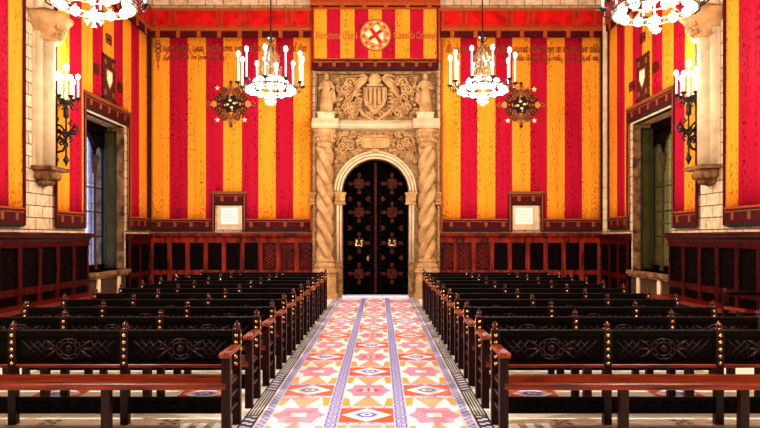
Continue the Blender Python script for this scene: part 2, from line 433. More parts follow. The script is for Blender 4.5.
# cornice ledge
m=MB(fb)
za,zb=BZ(131),BZ(121)
m.prism([(0,0)],0,0) if False else None
prof=[(PF+.02,za),(PF+.10,za+.03),(PF+.16,za+.09),(PF+.18,za+.13),(PF+.05,zb-.03),(PF-.02,zb),(0,zb),(0,za)]
def ledge(m,x0,x1,prof,grow=0):
    n=len(prof); vs=[(x0,d+grow,z) for d,z in prof]+[(x1,d+grow,z) for d,z in prof]
    fs=[tuple(range(n)),tuple(range(2*n-1,n-1,-1))]+[(i,(i+1)%n,n+(i+1)%n,n+i) for i in range(n)]
    m.add(vs,fs)
ledge(m,BX(314),BX(439),prof)
for xc in (BX(327),BX(426)):
    p2=[(0,za),(PF+.3,za),(PF+.36,za+.06),(PF+.36,za+.1),(PF+.24,zb),(0,zb)]
    ledge(m,xc-.33,xc+.33,p2)
addto(m.build('cornice',M['stonepale']),por)
# relief frieze
fz0,fz1=BZ(122),BZ(72.5)
m=MB(fb); m.box(BX(316),BX(438.5),0,.05,fz0,fz1)
m.box(BX(316),BX(438.5),.0,.17,fz1-.06,fz1); m.box(BX(316),BX(438.5),.0,.16,fz0-.02,fz0+.12)
m.box(BX(316),BX(318),0,.16,fz0,fz1).box(BX(436.5),BX(438.5),0,.16,fz0,fz1)
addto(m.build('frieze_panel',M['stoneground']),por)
def scroll(m,x,z,r,turn,a0,th,d,nseg=22,thick=.022):
    pts=[]
    for i in range(nseg+1):
        t=i/nseg; rr=r*(1-.82*t); a=a0+turn*t*2*pi
        pts.append((x+rr*cos(a),d,z+rr*sin(a)))
    m.tube(pts,[thick*(1-.5*i/nseg) for i in range(nseg+1)],6)
    m.sphere((x,d,z),r*.22,8,6)
def foliage(m,x0,x1,z0,z1,d,n,rmin,rmax,avoid=lambda x,z:False,rng=None):
    rng=rng or random
    k=0; tries=0; used=[]
    while k<n and tries<n*60:
        tries+=1
        x=rng.uniform(x0,x1); z=rng.uniform(z0,z1)
        r=rng.uniform(rmin,rmax)
        if avoid(x,z) or any((x-q[0])**2+(z-q[1])**2<(.66*(r+q[2]))**2 for q in used): continue
        k+=1; used.append((x,z,r))
        if rng.random()<.65: scroll(m,x,z,r,rng.choice((-1.4,1.4)),rng.uniform(0,6.28),0,d,thick=r*.3)
        else:
            a=rng.uniform(0,pi)
            for q in (-1,0,1):
                aa=a+q*.6
                m.tube([(x,d,z),(x+r*.6*cos(aa),d+.02,z+r*.6*sin(aa)),(x+r*1.2*cos(aa),d-.01,z+r*1.2*sin(aa))],[r*.12,r*.24,r*.05],6)
rng=random.Random(3)
half=MB(); 
def avoidf(x,z): return (x<.46 and z>BZ(112)) or 1.02<x<1.52
foliage(half,.05,1.5,fz0+.14,fz1-.21,.15,60,.06,.12,avoidf,rng)
m=MB(fb)
for sg in (-1,1):
    m.add([(sg*x+BX(377),d,z) for x,d,z in half.v],half.f,0,True)
addto(m.build('carved_foliage',M['stone']),por)
# shield with helmet and bars
xs=BX(375.5); zs=BZ(99)
m=MB(fb)
sh=[(-.30,.27),(.30,.27),(.31,.0),(.24,-.18),(0,-.42),(-.24,-.18),(-.31,0)]
m.prism([(xs+x,zs+z) for x,z in sh],.08,.19)
for k in range(5): 
    x=-.22+k*.11; zb_=-.30+abs(x)*.9+.03
    m.box(xs+x-.028,xs+x+.028,.18,.27,zs+zb_,zs+.24)
m.sphere((xs,.2,zs+.46),.17,14,10,(1,.8,1.05)); m.box(xs-.14,xs+.14,.3,.345,zs+.43,zs+.46); m.box(xs-.2,xs+.2,.15,.30,zs+.28,zs+.33)
for sg in (-1,1):
    for k in range(5):
        m.tube([(xs+sg*.17,.18,zs+.5),(xs+sg*(.3+.04*k),.2,zs+.59-.09*k),(xs+sg*(.52+.05*k),0.16,zs+.56-.19*k)],[.03,.05,.015],6)
    for k in range(6): m.tube([(xs+sg*(.33),.12,zs+.2-.1*k),(xs+sg*(.43),.2,zs+.2-.1*k),(xs+sg*(.5),.14,zs+.12-.1*k)],[.03,.045,.012],6)
    m.tube([(xs+sg*.55,.14,zs-.1),(xs+sg*.3,.2,zs-.42),(xs,.18,zs-.6)],[.03,.05,.03],6)
addto(m.build('carved_shield',M['stone'],remesh=0),por)
# two robed statues
def statue(xc,armed):
    m=MB(fb); z0=BZ(114.5); H=BZ(76)-z0; d=.26
    m.lathe([(.14,0),(.15,.05*H),(.13,.3*H),(.125,.5*H),(.1,.6*H),(.125,.72*H),(.13,.8*H),(.06,.85*H),(.05,.88*H)],(xc,d,z0),14)
    m.sphere((xc,d+.02,z0+.93*H),.08,12,9,(.9,1,1.15)); m.sphere((xc,d+.085,z0+.925*H),.014,6,5); m.sphere((xc,d-.02,z0+.95*H),.068,10,8)
    for k in range(7):
        a=.3+k*.4; m.tube([(xc+.11*cos(a),d+.1*sin(a),z0+.55*H),(xc+.14*cos(a),d+.12*sin(a),z0+.3*H),(xc+.15*cos(a)+.01,d+.14*sin(a),z0)],[.018,.024,.028],6)
    for sg in (-1,1):
        if sg*armed>0: pts=[(xc+sg*.11,d,z0+.78*H),(xc+sg*.2,d+.02,z0+.62*H),(xc+sg*.13,d+.1,z0+.52*H)]
        else: pts=[(xc+sg*.11,d,z0+.78*H),(xc+sg*.17,d+.04,z0+.62*H),(xc+sg*.02,d+.13,z0+.66*H)]
        m.tube(pts,[.045,.04,.03],8); m.sphere(pts[2],.035,8,6)
        m.box(xc-.07+sg*.05,xc-.01+sg*.05,d+.05,d+.19,z0,z0+.04)
    m.tube([(xc-armed*.02,d-.04,z0+.1*H),(xc+armed*.2,d-.05,z0+.35*H),(xc+armed*.16,d-.04,z0+.7*H)],[.05,.07,.03],8)
    o=addto(m.build('statue',M['stone'],remesh=.016),por)
    p=MB(fb); p.box(xc-.21,xc+.21,.1,.42,BZ(121.5),BZ(114.5)); p.box(xc-.235,xc+.235,.1,.44,BZ(115.8),BZ(114.5))
    addto(p.build('pedestal',M['stonepale'],bevel=.01),por)
statue(BX(327.5),1); statue(BX(425),-1)
# spandrel carving and cartouche
rng=random.Random(11); half=MB()
foliage(half,.30,1.02,BZ(165),BZ(134),PF+.05,34,.05,.10,lambda x,z: (x*x+(z-DS)**2)<(R+.24)**2 or (x<.40 and z>BZ(152)),rng)
for sg in (-1,1):
    m=MB(fb); m.add([(sg*x,d,z) for x,d,z in half.v],half.f,0,True)
    addto(m.build('spandrel_carving',M['stone']),por)
# side strips of small leaves
for sg in (-1,1):
    m=MB(fb); xb=BX(438.3)*sg if sg>0 else BX(315.3)
    m.box(xb-.02,xb+.02,PF-.01,PF+.012,.95,BZ(134))
    for k in range(46):
        z=1.0+k*.068
        m.sphere((BX(438.3)*sg if sg>0 else BX(315.3),PF+.01,z),.028,7,5,(1.2,.8,.8))
    addto(m.build('leaf_strip',M['stone']),por)
m=MB(fb); zc=BZ(143); hx,hz=.34,.14
def rr_pts(hx,hz,rad,d,xc=0,zc=0,n=6):
    o=[]
    for cx,cz,a0 in ((hx-rad,hz-rad,0),(-hx+rad,hz-rad,pi/2),(-hx+rad,-hz+rad,pi),(hx-rad,-hz+rad,1.5*pi)):
        for i in range(n+1):
            a=a0+pi/2*i/n; o.append((xc+cx+rad*cos(a),d,zc+cz+rad*sin(a)))
    return o
m.tube(rr_pts(hx,hz,.09,PF+.05,0,zc),.03,8,closed=True)
m.prism([(p[0],p[2]) for p in rr_pts(hx,hz,.09,0,0,zc)],PF-.02,PF+.04)
for sg in (-1,1): scroll(m,sg*.42,zc+.02,.09,sg*1.5,pi/2,0,PF+.04,thick=.025)
m.sphere((0,PF+.06,zc-.22),.06,10,8,(1.8,.8,.8))
addto(m.build('cartouche',M['stone']),por)
# the door
door=bpy.data.objects.new('door_1',None); COL.objects.link(door); door.location=(0,YW+.12,0); struct(door)
fd=lambda u,d,z:(u,YW+.12-d,z)
def star8(xc,zc,r,r2):
    return [(xc+(r if i%2==0 else r2)*cos(pi/8*i+pi/8*0),zc+(r if i%2==0 else r2)*sin(pi/8*i)) for i in range(16)]
def heart(xc,zc,s,flip=1):
    pts=[]
    for i in range(20):
        t=2*pi*i/20; x=16*sin(t)**3; y=13*cos(t)-5*cos(2*t)-2*cos(3*t)-cos(4*t)
        pts.append((xc+flip*y*s/16,zc+x*s/16))
    return pts
for sg in (-1,1):
    m=MB(fd)
    poly=[(sg*.0006,.03),(sg*.85,.03),(sg*.85,DS)]+[(sg*.85*cos(pi/2*i/14),DS+.85*sin(pi/2*i/14)) for i in range(1,14)]+[(sg*.0006,DS+.85)]
    m.prism(poly,-.06,0)
    leaf=addto(m.build('door_leaf',M['doorwood']),door)
    def sub(mb,name,mt): 
        o=mb.build(name,mt); o.parent=leaf; return o
    for py in (183,212,243,274):
        zc=BZ(py); xc=sg*.43; m=MB(fd)
        m.prism(star8(xc,zc,.17,.125),0,.018)
        m.prism(star8(xc,zc,.10,.05),.018,.028)
        for a in range(4):
            dx,dz=((1,0),(0,1),(-1,0),(0,-1))[a]; e=.225
            px,pz=xc+dx*e,zc+dz*e
            if a%2==0: m.box(px-.055,px+.055,0,.014,pz-.045,pz+.045)
            else: m.box(px-.045,px+.045,0,.014,pz-.05,pz+.05)
        sub(m,'star_inlay',M['copper'])
    for py in (198.5,228,258):
        for q in (-1,1):
            m=MB(fd); m.prism(heart(sg*.43+q*.235,BZ(py),.075,q),0,.016); sub(m,'heart_inlay',M['copper'])
    m=MB(fd); m.box(sg*.018-.014,sg*.018+.014,0,.03,.05,DS+.8)
    for k in range(30): m.sphere((sg*.018,.03,.15+k*.11),.010,6,5)
    sub(m,'meeting_stile',M['copper'])
    m=MB(fd)
    for k in range(22):
        for xx in (.12,.74): m.sphere((sg*xx,.0,.15+k*.12),.014,6,5)
    sub(m,'nail_studs',M['copper'])
    m=MB(fd); zc=BZ(243); xc=sg*.43
    pts=[(xc-.105,.05,zc+.05),(xc-.06,.05,zc+.075),(xc-.045,.05,zc+.03),(xc-.085,.05,zc-.02),(xc-.07,.06,zc-.075),(xc,.07,zc-.06)]
    pts+= [(2*xc-p[0],p[1],p[2]) for p in pts[:-1][::-1]]
    m.tube(pts,.017,8); m.lathe([(.03,0),(.03,.05)],(xc,.03,zc-.06),8) if False else m.sphere((xc,.035,zc-.05),.03,8,6)
    sub(m,'door_knocker',M['nickel'])
m=MB(fd); m.box(.0-.22,-.0-.18,0,.02,BZ(260.5),BZ(257)); o=addto(m.build('lock_plate',M['nickel']),door)
struct(MB().box(-DW,DW,YW-.22,YW+.3,0,.045).build('trim_1',mat('white_marble_threshold',(222,226,238),.4)))
# ------------------------------------------------------------------ tapestries
def fold(u,z,zt,zb,amp):
    t=(zt-z)/(zt-zb)
    return amp*(.35+.65*t)*(.5+.5*sin(u*13.7+.6*sin(u*3.1)+.25*z))
def tapestry(frame,label,stripes,zt,zb,cuts=(),group='striped tapestries on the walls',braid=('maroon','maroon'),amp=.022,tabs=.44,side=True,fringe=True):
    """stripes: (u0,u1,colour); cuts: (u0,u1,z) openings from below"""
    u0=min(a for a,b,c in stripes); u1=max(b for a,b,c in stripes)
    t=thing('striped_tapestry',label,'tapestry',frame((u0+u1)/2,.0,zb),group)
    edges=sorted(set([a for a,b,c in stripes]+[b for a,b,c in stripes]+[q for c in cuts for q in c[:2] if u0<q<u1]))
    us=[]
    for a,b in zip(edges[:-1],edges[1:]):
        n=max(1,int((b-a)/.075)); us+= [a+(b-a)*i/n for i in range(n)]
    us.append(edges[-1])
    m=MB(frame); idx={}; V=[];Fs=[];Ms=[]
    nz=10
    def bot(um):
        for a,b,z in cuts:
            if a<um<b: return z
        return zb
    def vid(u,z):
        k=(round(u,4),round(z,4))
        if k not in idx: idx[k]=len(V); V.append((u,.03+fold(u,z,zt,zb,amp),z))
        return idx[k]
    for a,b in zip(us[:-1],us[1:]):
        um=(a+b)/2; z0=bot(um)
        mi=[c for p,q,c in stripes if p<=um<=q][0]
        zs=sorted(set([zb+(zt-zb)*i/nz for i in range(nz+1) if zb+(zt-zb)*i/nz>z0+.01]+[z0]))
        for c,d in zip(zs[:-1],zs[1:]): Fs.append((vid(a,c),vid(b,c),vid(b,d),vid(a,d))); Ms.append(0 if mi=='y' else 1)
    m.v=[tuple(frame(*p)) for p in V]; m.f=[list(f) for f in Fs]; m.m=Ms; m.sm=[True]*len(Fs)
    o=addto(m.build('cloth_panel',[M['yellow'],M['red']],recalc=True),t)
    sd=o.modifiers.new('thick','SOLIDIFY'); sd.thickness=.008; sd.offset=0
    # bottom fringe runs
    if fringe:
        runs=[]; pos=u0
        for a,b,z in sorted(cuts):
            if a>pos: runs.append((pos,a,zb))
            runs.append((max(a,u0),min(b,u1),z)); pos=b
        if pos<u1: runs.append((pos,u1,zb))
        for a,b,z in runs:
            m=MB(frame)
            m.box(a,b,.05,.075,z-.01,z+.02,1); m.box(a,b,.05,.07,z-.045,z-.01,0); m.box(a,b,.055,.072,z-.062,z-.045,3)
            m.box(a,b,.05,.064,z-.27,z-.04,0)
            n=max(1,round((b-a)/tabs)); 
            for i in range(n+1):
                uu=a+(b-a)*(i+.5)/n if i<n else None
                if uu is None: continue
                m.box(uu-.04,uu+.04,.06,.072,z-.19,z-.05,3)
            m.box(a,b,.048,.07,z-.30,z-.245,2)
            addto(m.build('fringe',[M['maroon'],M['gold'],M['blackthread'],M['olivegold']]),t)
        for a,b,z in cuts:
            m=MB(frame)
            for e,s_ in ((a,-1),(b,1)):
                if u0<e<u1 or True:
                    x0,x1=(e-.10,e) if s_<0 else (e,e+.10)
                    m.box(x0,x1,.055,.075,zb-.28,z+.035,0); m.box(x0+.035,x1-.035,.07,.08,zb-.28,z+.03,1)
            m.box(a-.1,b+.1,.055,.08,z+.0,z+.06,1)
            addto(m.build('opening_border',[M['maroon'],M['olivegold']]),t)
    if side:
        for e,bc in ((u0-.045,braid[0]),(u1,braid[1])):
            m=MB(frame); m.box(e,e+.045,.04,.075,zb-.28,zt,0); addto(m.build('edge_braid',M[bc]),t)
    return t
def valance(frame,t,u0,u1,pairs,z0,z1,z2,z3,tab=.28):
    """z3 top, z2 under top braid, z1 under the red field, z0 bottom of flaps"""
    m=MB(frame)
    m.box(u0,u1,.0,.14,z1,z3-.03,0)
    m.box(u0-.02,u1+.02,.0,.17,z3-.06,z3,1); m.box(u0,u1,.0,.155,z1-.08,z1,1); m.box(u0,u1,.0,.15,z1+.03,z1+.06,2)
    for p in pairs: m.box(p-.018,p+.018,.14,.15,z1,z3-.06,2)
    addto(m.build('valance',[M['scarlet'],M['gold'],M['olivegold']]),t)
    m=MB(frame); n=max(1,round((u1-u0)/(2*tab)))
    m.box(u0,u1,.05,.12,z0+.02,z1-.07,0)
    for i in range(n):
        uc=u0+(u1-u0)*(i+.5)/n; m.box(uc-.05,uc+.05,.11,.135,z0,z1-.07,1)
    addto(m.build('lambrequin',[M['maroon'],M['gold']]),t)
def emblem(frame,t,uc,zc,scale,variant):
    m=MB(frame); d0=.07
    def pol(pts,c,h): m.prism([(uc+x*scale,zc+z*scale) for x,z in pts],d0,d0+h,c)
    def curl(x,z,r,turn,a0,th,c):
        pts=[]
        for i in range(19):
            q=i/18; rr=r*(1-.8*q); an=a0+turn*q*2*pi; pts.append((uc+(x+rr*cos(an))*scale,d0+.008,zc+(z+rr*sin(an))*scale))
        m.tube(pts,th*scale,5,mi=c)
    for k in range(4):
        a=k*pi/2; fill,line=((2,0),(3,2))[k%2]
        for sgn in (-1,1):
            c_,s_=cos(a+sgn*.42),sin(a+sgn*.42); pts=[]
            for i in range(14):
                q=i/14*2*pi; x=.335+.115*cos(q); y=.125*sin(q)*(1.15-.25*cos(q)); pts.append((x*c_-y*s_,x*s_+y*c_))
            pol(pts,fill,.006)
            curl(.37*c_,.37*s_,.085,sgn*1.3,a,.012,line if k%2 else 3)
            curl(.27*cos(a+sgn*.75),.27*sin(a+sgn*.75),.06,-sgn*1.2,a,.010,3)
            curl(.43*cos(a+sgn*.14),.43*sin(a+sgn*.14),.04,-sgn*1.2,a,.009,1)
        pts=[(.36,-.05),(.44,-.085),(.50,-.03),(.56,-.045),(.60,0),(.56,.045),(.50,.03),(.44,.085),(.36,.05)]
        pol([(x*cos(a)-y*sin(a),x*sin(a)+y*cos(a)) for x,y in pts],fill if k%2 else 1,.008)
    for i in range(16):
        an=i*pi/8; pol([(.305*cos(an)+.018*cos(q*pi/3),.305*sin(an)+.018*sin(q*pi/3)) for q in range(6)],1,.012)
    pol([((.25 if i%2==0 else .2)*cos(i*pi/8+pi/8),(.25 if i%2==0 else .2)*sin(i*pi/8+pi/8)) for i in range(16)],0,.016)
    for k in range(4):
        a=k*pi/2+.2
        pol([(.09*cos(a)+.045*cos(q*pi/3),.09*sin(a)+.03*sin(q*pi/3)) for q in range(6)],4,.02)
        pol([(.16*cos(a)+.02*cos(q*pi/3),.16*sin(a)+.035*sin(q*pi/3)) for q in range(6)],1,.02)
    for k in range(8):
        a=k*pi/4; r=.56 if k%2==0 else .53
        if k%2==0: a_=a
        else: a_=a+(.08 if k in (1,5) else -.08)
        cx,cy=r*cos(a_),r*sin(a_)
        pol([(cx+(.075 if i%2==0 else .03)*cos(i*pi/5+pi/2),cy+(.075 if i%2==0 else .03)*sin(i*pi/5+pi/2)) for i in range(10)],1 if k%2==0 else 4,.008)
    addto(m.build('embroidered_emblem',[M['blackthread'],M['ochre'],M['umber'],M['olivegold'],M['pale']]),t)
def side_emblem(frame,t,uc,zc,letter):
    m=MB(frame); d0=.07
    def pol(pts,c,h,cu=0,cz=0): m.prism([(uc+cu+x,zc+cz+z) for x,z in pts],d0,d0+h,c)
    W,H=.30,.46
    pts=[]
    n=7
    for i in range(n): pts+= [(-W+2*W*i/n,H+(.05 if i%2 else 0)),(-W+2*W*(i+.5)/n,H+(.05 if i%2 else 0))]
    pol([(-W,-H),(W,-H),(W,H),(-W,H)],0,.006)
    for i in range(9):
        z=-H+2*H*i/8
        for sg in (-1,1): pol([(sg*W-.04,z),(sg*W,z-.05),(sg*W+.04,z),(sg*W,z+.05)],0,.007)
    for i in range(6):
        x=-W+2*W*i/5
        for sg in (-1,1): pol([(x-.05,sg*H),(x,sg*H-.05),(x+.05,sg*H),(x,sg*H+.05)],0,.007)
    for sx in (-1,1):
        for sz in (-1,1): pol([(sx*.2+.06*cos(i*pi/4),sz*.33+.07*sin(i*pi/4)) for i in range(8)],1,.010)
    pol([(-.17,.2),(.17,.2),(.17,-.05),(0,-.26),(-.17,-.05)],1,.012)
    pol([(-.13,.16),(.13,.16),(.13,-.03),(0,-.2),(-.13,-.03)],2,.016)
    addto(m.build('embroidered_emblem',[M['umber'],M['olivegold'],M['pale']]),t)
    for cu,cz in ((-.62,.05),(.62,-.05),(0,.86)):
        m=MB(frame)
        for k in range(3): 
            x=-.1+k*.1
            pol_=[(uc+cu+x-.025,zc+cz-.11),(uc+cu+x+.025,zc+cz-.11),(uc+cu+x+.025,zc+cz+.11),(uc+cu+x-.025,zc+cz+.11)]
            m.prism(pol_,d0,d0+.006)
        m.box(uc+cu-.13,uc+cu+.13,d0,d0+.008,zc+cz-.02,zc+cz+.02)
        m.box(uc+cu-.12,uc+cu+.05,d0,d0+.008,zc+cz+.08,zc+cz+.11)
        addto(m.build('embroidered_mark',M['umber']),t)
def blackletter(frame,t,u0,u1,z,h,mt,seed,d0=.075):
    """illegible gothic lettering: dense pointed strokes grouped into words"""
    r=random.Random(seed); u=u0
    while u<u1-.06:
        m=MB(frame)
        for k in range(r.randint(3,9)):
            if u>u1-.03: break
            hh=h*(1.45 if r.random()<.22 else 1); zz=z-(h*.4 if r.random()<.12 else 0)
            w=.018
            m.prism([(u,zz+.02),(u+w*.5,zz),(u+w,zz+.02),(u+w,zz+hh-.02),(u+w*.5,zz+hh),(u,zz+hh-.02)],d0,d0+.005)
            if r.random()<.6: m.prism([(u,zz+hh-.03),(u+.045,zz+hh-.005),(u+.045,zz+hh-.03),(u,zz+hh-.055)],d0,d0+.005)
            if r.random()<.5: m.prism([(u,zz+.03),(u+.045,zz+.005),(u+.045,zz+.03),(u,zz+.055)],d0,d0+.005)
            u+=.042
        u+=.05
        addto(m.build('gothic_word',mt),t)
def words(frame,t,s,u,z,h,width,mt,d=.075):
    c=bpy.data.curves.new('w','FONT'); c.body=s; c.size=1; c.extrude=.003; c.offset=.012
    o=bpy.data.objects.new('w',c); COL.objects.link(o)
    bpy.context.view_layer.update()
    dg=bpy.context.evaluated_depsgraph_get(); me=bpy.data.meshes.new_from_object(o.evaluated_get(dg))
    bpy.data.objects.remove(o)
    xs=[v.co.x for v in me.vertices]; x0,x1=min(xs),max(xs); k=width/(x1-x0)
    mb=MB(frame); mb.add([(u+(v.co.x-x0)*k, d+v.co.z+.003, z+v.co.y*h) for v in me.vertices],[tuple(p.vertices) for p in me.polygons])
    bpy.data.meshes.remove(me)
    addto(mb.build('gothic_word',mt),t)
ZTOP=BZ(36); ZBOT=BZ(219.5)
def px_stripes(xs,first):
    out=[];c=first
    for a,b in zip(xs[:-1],xs[1:]): out.append((BX(a),BX(b),c)); c='r' if c=='y' else 'y'
    return out
zn=BZ(193)
# back wall, left of the portal
tl=tapestry(fb,'red and yellow striped tapestry on end wall, left of the portal',px_stripes([151.5,169.5,188,206,223.6,242,258.7,276,293.7,311],'y'),ZTOP,ZBOT,[(BX(215.5),BX(243),zn-.02)],braid=('blackthread','gold'))
valance(fb,tl,-5.87,BX(312),[BX(p) for p in (156,171,176.6,218,222.8,240.7,245.7,287,292.7,309)],BZ(38.2),BZ(28.5),BZ(13),BZ(9.5))
emblem(fb,tl,BX(231.5),BZ(104),1.02,0)
blackletter(fb,tl,BX(164),BX(308),BZ(52),.15,M['letter'],5); blackletter(fb,tl,BX(164),BX(228),BZ(59.6),.1,M['letter'],6)
m=MB(fb); m.box(BX(158.4),BX(159.4),.07,.074,BZ(70),BZ(40))
for py_,r_ in ((42,.06),(46,.085),(51,.085),(56,.06),(60,.045),(66,.03)):
    m.prism([(BX(158.9)+r_*cos(i*pi/4),BZ(py_)+r_*sin(i*pi/4)) for i in range(8)],.07,.077)
    m.prism([(BX(158.9)+r_*.4*cos(i*pi/3),BZ(py_)+r_*.4*sin(i*pi/3)) for i in range(6)],.077,.080,1)
addto(m.build('gothic_initial',[M['letter'],M['ochre']]),tl)
# back wall, right of the portal
tr=tapestry(fb,'red and yellow striped tapestry on end wall, right of the portal',px_stripes([443,461,478,496,513,531,548,565.5,583,601.5],'y'),ZTOP,ZBOT,[(BX(512.5),BX(541),zn-.02)],braid=('gold','blackthread'))
valance(fb,tr,BX(441),5.86,[BX(p) for p in (443.8,461,466.7,507,512,528,533.6,573.6,579,595)],BZ(38.2),BZ(28.5),BZ(13),BZ(9.5))
emblem(fb,tr,BX(521.5),BZ(105),1.0,1)
blackletter(fb,tr,BX(447),BX(600),BZ(53),.16,M['letter'],8); blackletter(fb,tr,BX(505),BX(600),BZ(61),.12,M['letter'],9)
# above the portal
tc=tapestry(fb,'small striped tapestry with round cross medallion hung above the portal','x' and px_stripes([314.5,327.7,341.2,355.2,369,382.2,395.8,410.2,423.8,437],'y') and [(BX(a),BX(b),c) for a,b,c in zip([314.5,327.7,341.2,355.2,369,382.2,395.8,410.2,423.8],[327.7,341.2,355.2,369,382.2,395.8,410.2,423.8,437],'yryryryry')],BZ(9),BZ(61),amp=.01,tabs=.36) if False else None
tc=tapestry(lambda u,d,z:(u,YW-.16-d,z),'small striped tapestry with round cross medallion hung above the portal',px_stripes([314.5,327.7,341.2,355.2,369,382.2,395.8,410.2,423.8,437],'y'),BZ(9),BZ(60.8),amp=.01,tabs=.34)
fc=lambda u,d,z:(u,YW-.16-d,z)
m=MB(fc)
for a,b,c,d in ((312.5,314.8,63,9),(437,439.5,63,9),(312.5,439.5,64,61.5),(312.5,439.5,11,8.8)): m.box(BX(a),BX(b),.03,.07,BZ(c),BZ(d),0)
for a,b,c,d in ((313.4,313.9,63,9),(438,438.5,63,9)): m.box(BX(a),BX(b),.07,.078,BZ(c),BZ(d),1)
addto(m.build('border',[M['gold'],M['scarlet']]),tc)
valance(fc,tc,BX(311.5),BX(440),[],BZ(10.3),BZ(5.2),BZ(1),BZ(-9))
m=MB(fc); uc,zc=BX(376),BZ(37)
circ=lambda r,n=40:[(uc+r*cos(2*pi*i/n),zc+r*sin(2*pi*i/n)) for i in range(n)]
m.prism(circ(.41),.05,.062,0); m.prism(circ(.385),.062,.066,1)
for k in range(10):
    a=2*pi*k/10+.1; x,z=uc+.30*cos(a),zc+.30*sin(a)
    m.prism([(x+.05*cos(i*pi/4),z+.05*sin(i*pi/4)) for i in range(8)],.066,.072,2)
    m.prism([(x+.022*cos(i*pi/4),z+.022*sin(i*pi/4)) for i in range(8)],.072,.075,4)
    a+=.31; x,z=uc+.33*cos(a),zc+.33*sin(a)
    m.prism([(x+.035*cos(a+q),z+.035*sin(a+q)) for q in (0,2.1,4.2)],.066,.071,3)
def rot(p,a=.62): return (uc+p[0]*cos(a)-p[1]*sin(a),zc+p[0]*sin(a)+p[1]*cos(a))
m.prism([rot(p) for p in ((-.2,.2),(.2,.2),(.2,-.05),(.12,-.19),(0,-.26),(-.12,-.19),(-.2,-.05))],.066,.078,3)
m.prism([rot(p) for p in ((-.045,.2),(.045,.2),(.045,-.24),(0,-.26),(-.045,-.24))],.078,.084,5)
m.prism([rot(p) for p in ((-.2,.045),(.2,.045),(.2,-.04),(-.2,-.04))],.078,.085,5)
addto(m.build('medallion',[M['olivegold'],M['ochre'],M['rose'],M['pale'],M['umber'],M['crossred']]),tc)
for wd_,a,b in (('Barcelona',317,341),('Cap',343.5,354.5),('i',356.5,358),('Casal',393.5,409),('de',410.5,415),('Catalunya',416.5,436)):
    words(fc,tc,wd_,BX(a),BZ(40.5),.27,(b-a)/S,M['paleletter'],.056)
# left wall
yl=[11.80,12.31,12.81,13.30,13.80,14.38,14.89,15.38,15.90,16.42]
t=tapestry(fl,'striped tapestry around the left window, dark square emblem above the lintel',[(a,b,'yryryryry'[i]) for i,(a,b) in enumerate(zip(yl[:-1],yl[1:]))],6.8,2.02,[(12.97,15.17,4.46)])
valance(fl,t,11.8,16.40,[12.3,12.45,13.6,13.75,14.9,15.05,16.1],BZ(38.2),BZ(28.5),BZ(13),BZ(9.5))
side_emblem(fl,t,14.05,5.02,'')
yr=[11.6,12.05,12.53,13.03,13.53,14.03,14.55,15.02,15.52,16.03]
t=tapestry(fr,'striped tapestry around the right window, dark square emblem above the lintel',[(a,b,'yryryryry'[i]) for i,(a,b) in enumerate(zip(yr[:-1],yr[1:]))],6.8,2.02,[(12.55,14.76,4.46)])
valance(fr,t,11.6,16.05,[12.1,12.25,13.4,13.55,14.7,14.85,15.8],BZ(38.2),BZ(28.5),BZ(13),BZ(9.5))
side_emblem(fr,t,13.93,5.02,'')
# nearer tapestries at the frame edges
t=tapestry(fl,'tall striped tapestry at far left, nearest the viewer before the left column',[(10.30,10.70,'y'),(9.3,10.30,'r'),(8.8,9.3,'y'),(8.3,8.8,'r'),(7.8,8.3,'y')],6.8,2.02)
t=tapestry(fr,'tall striped tapestry at far right, nearest the viewer before the right column',[(10.25,10.62,'y'),(9.3,10.25,'r'),(8.8,9.3,'y'),(8.3,8.8,'r'),(7.8,8.3,'y')],6.8,2.02)
# stone plaques in the notches
for nm,xa,xb,lab in (('stone_plaque',217.3,242.5,'white stone plaque left of the portal, set in the tapestry notch'),('stone_plaque',513.5,540,'cream stone plaque right of the portal, set in the tapestry notch')):
    t=thing(nm,lab,'plaque',(BX((xa+xb)/2),YW,BZ(230)),'inscribed stone plaques')
    m=MB(fb); m.box(BX(xa),BX(xb),0,.05,BZ(230),BZ(205.6)); addto(m.build('stone_block',M['stonepale'],bevel=.008),t)
    a,b=(218.5+2,240.5-1) if xa<300 else (515,534)
    m=MB(fb); m.box(BX(a),BX(b),.045,.062,BZ(225),BZ(207)); addto(m.build('marble_tablet',M['plaque'],bevel=.004),t)
    m=MB(fb)
    for k in range(4): m.box(BX(a+3),BX(b-3),.062,.0635,BZ(211+k*3.3)-.006,BZ(211+k*3.3)+.006)
    for p in ((a,a+.7,225,207),(b-.7,b,225,207)): m.box(BX(p[0]),BX(p[1]),.06,.066,BZ(p[2]),BZ(p[3]))
    for p in ((225,224.2),(207.8,207)): m.box(BX(a),BX(b),.06,.066,BZ(p[0]),BZ(p[1]))
    addto(m.build('tablet_frame',mat('faded_gold_line',(206,166,104),.6)),t)
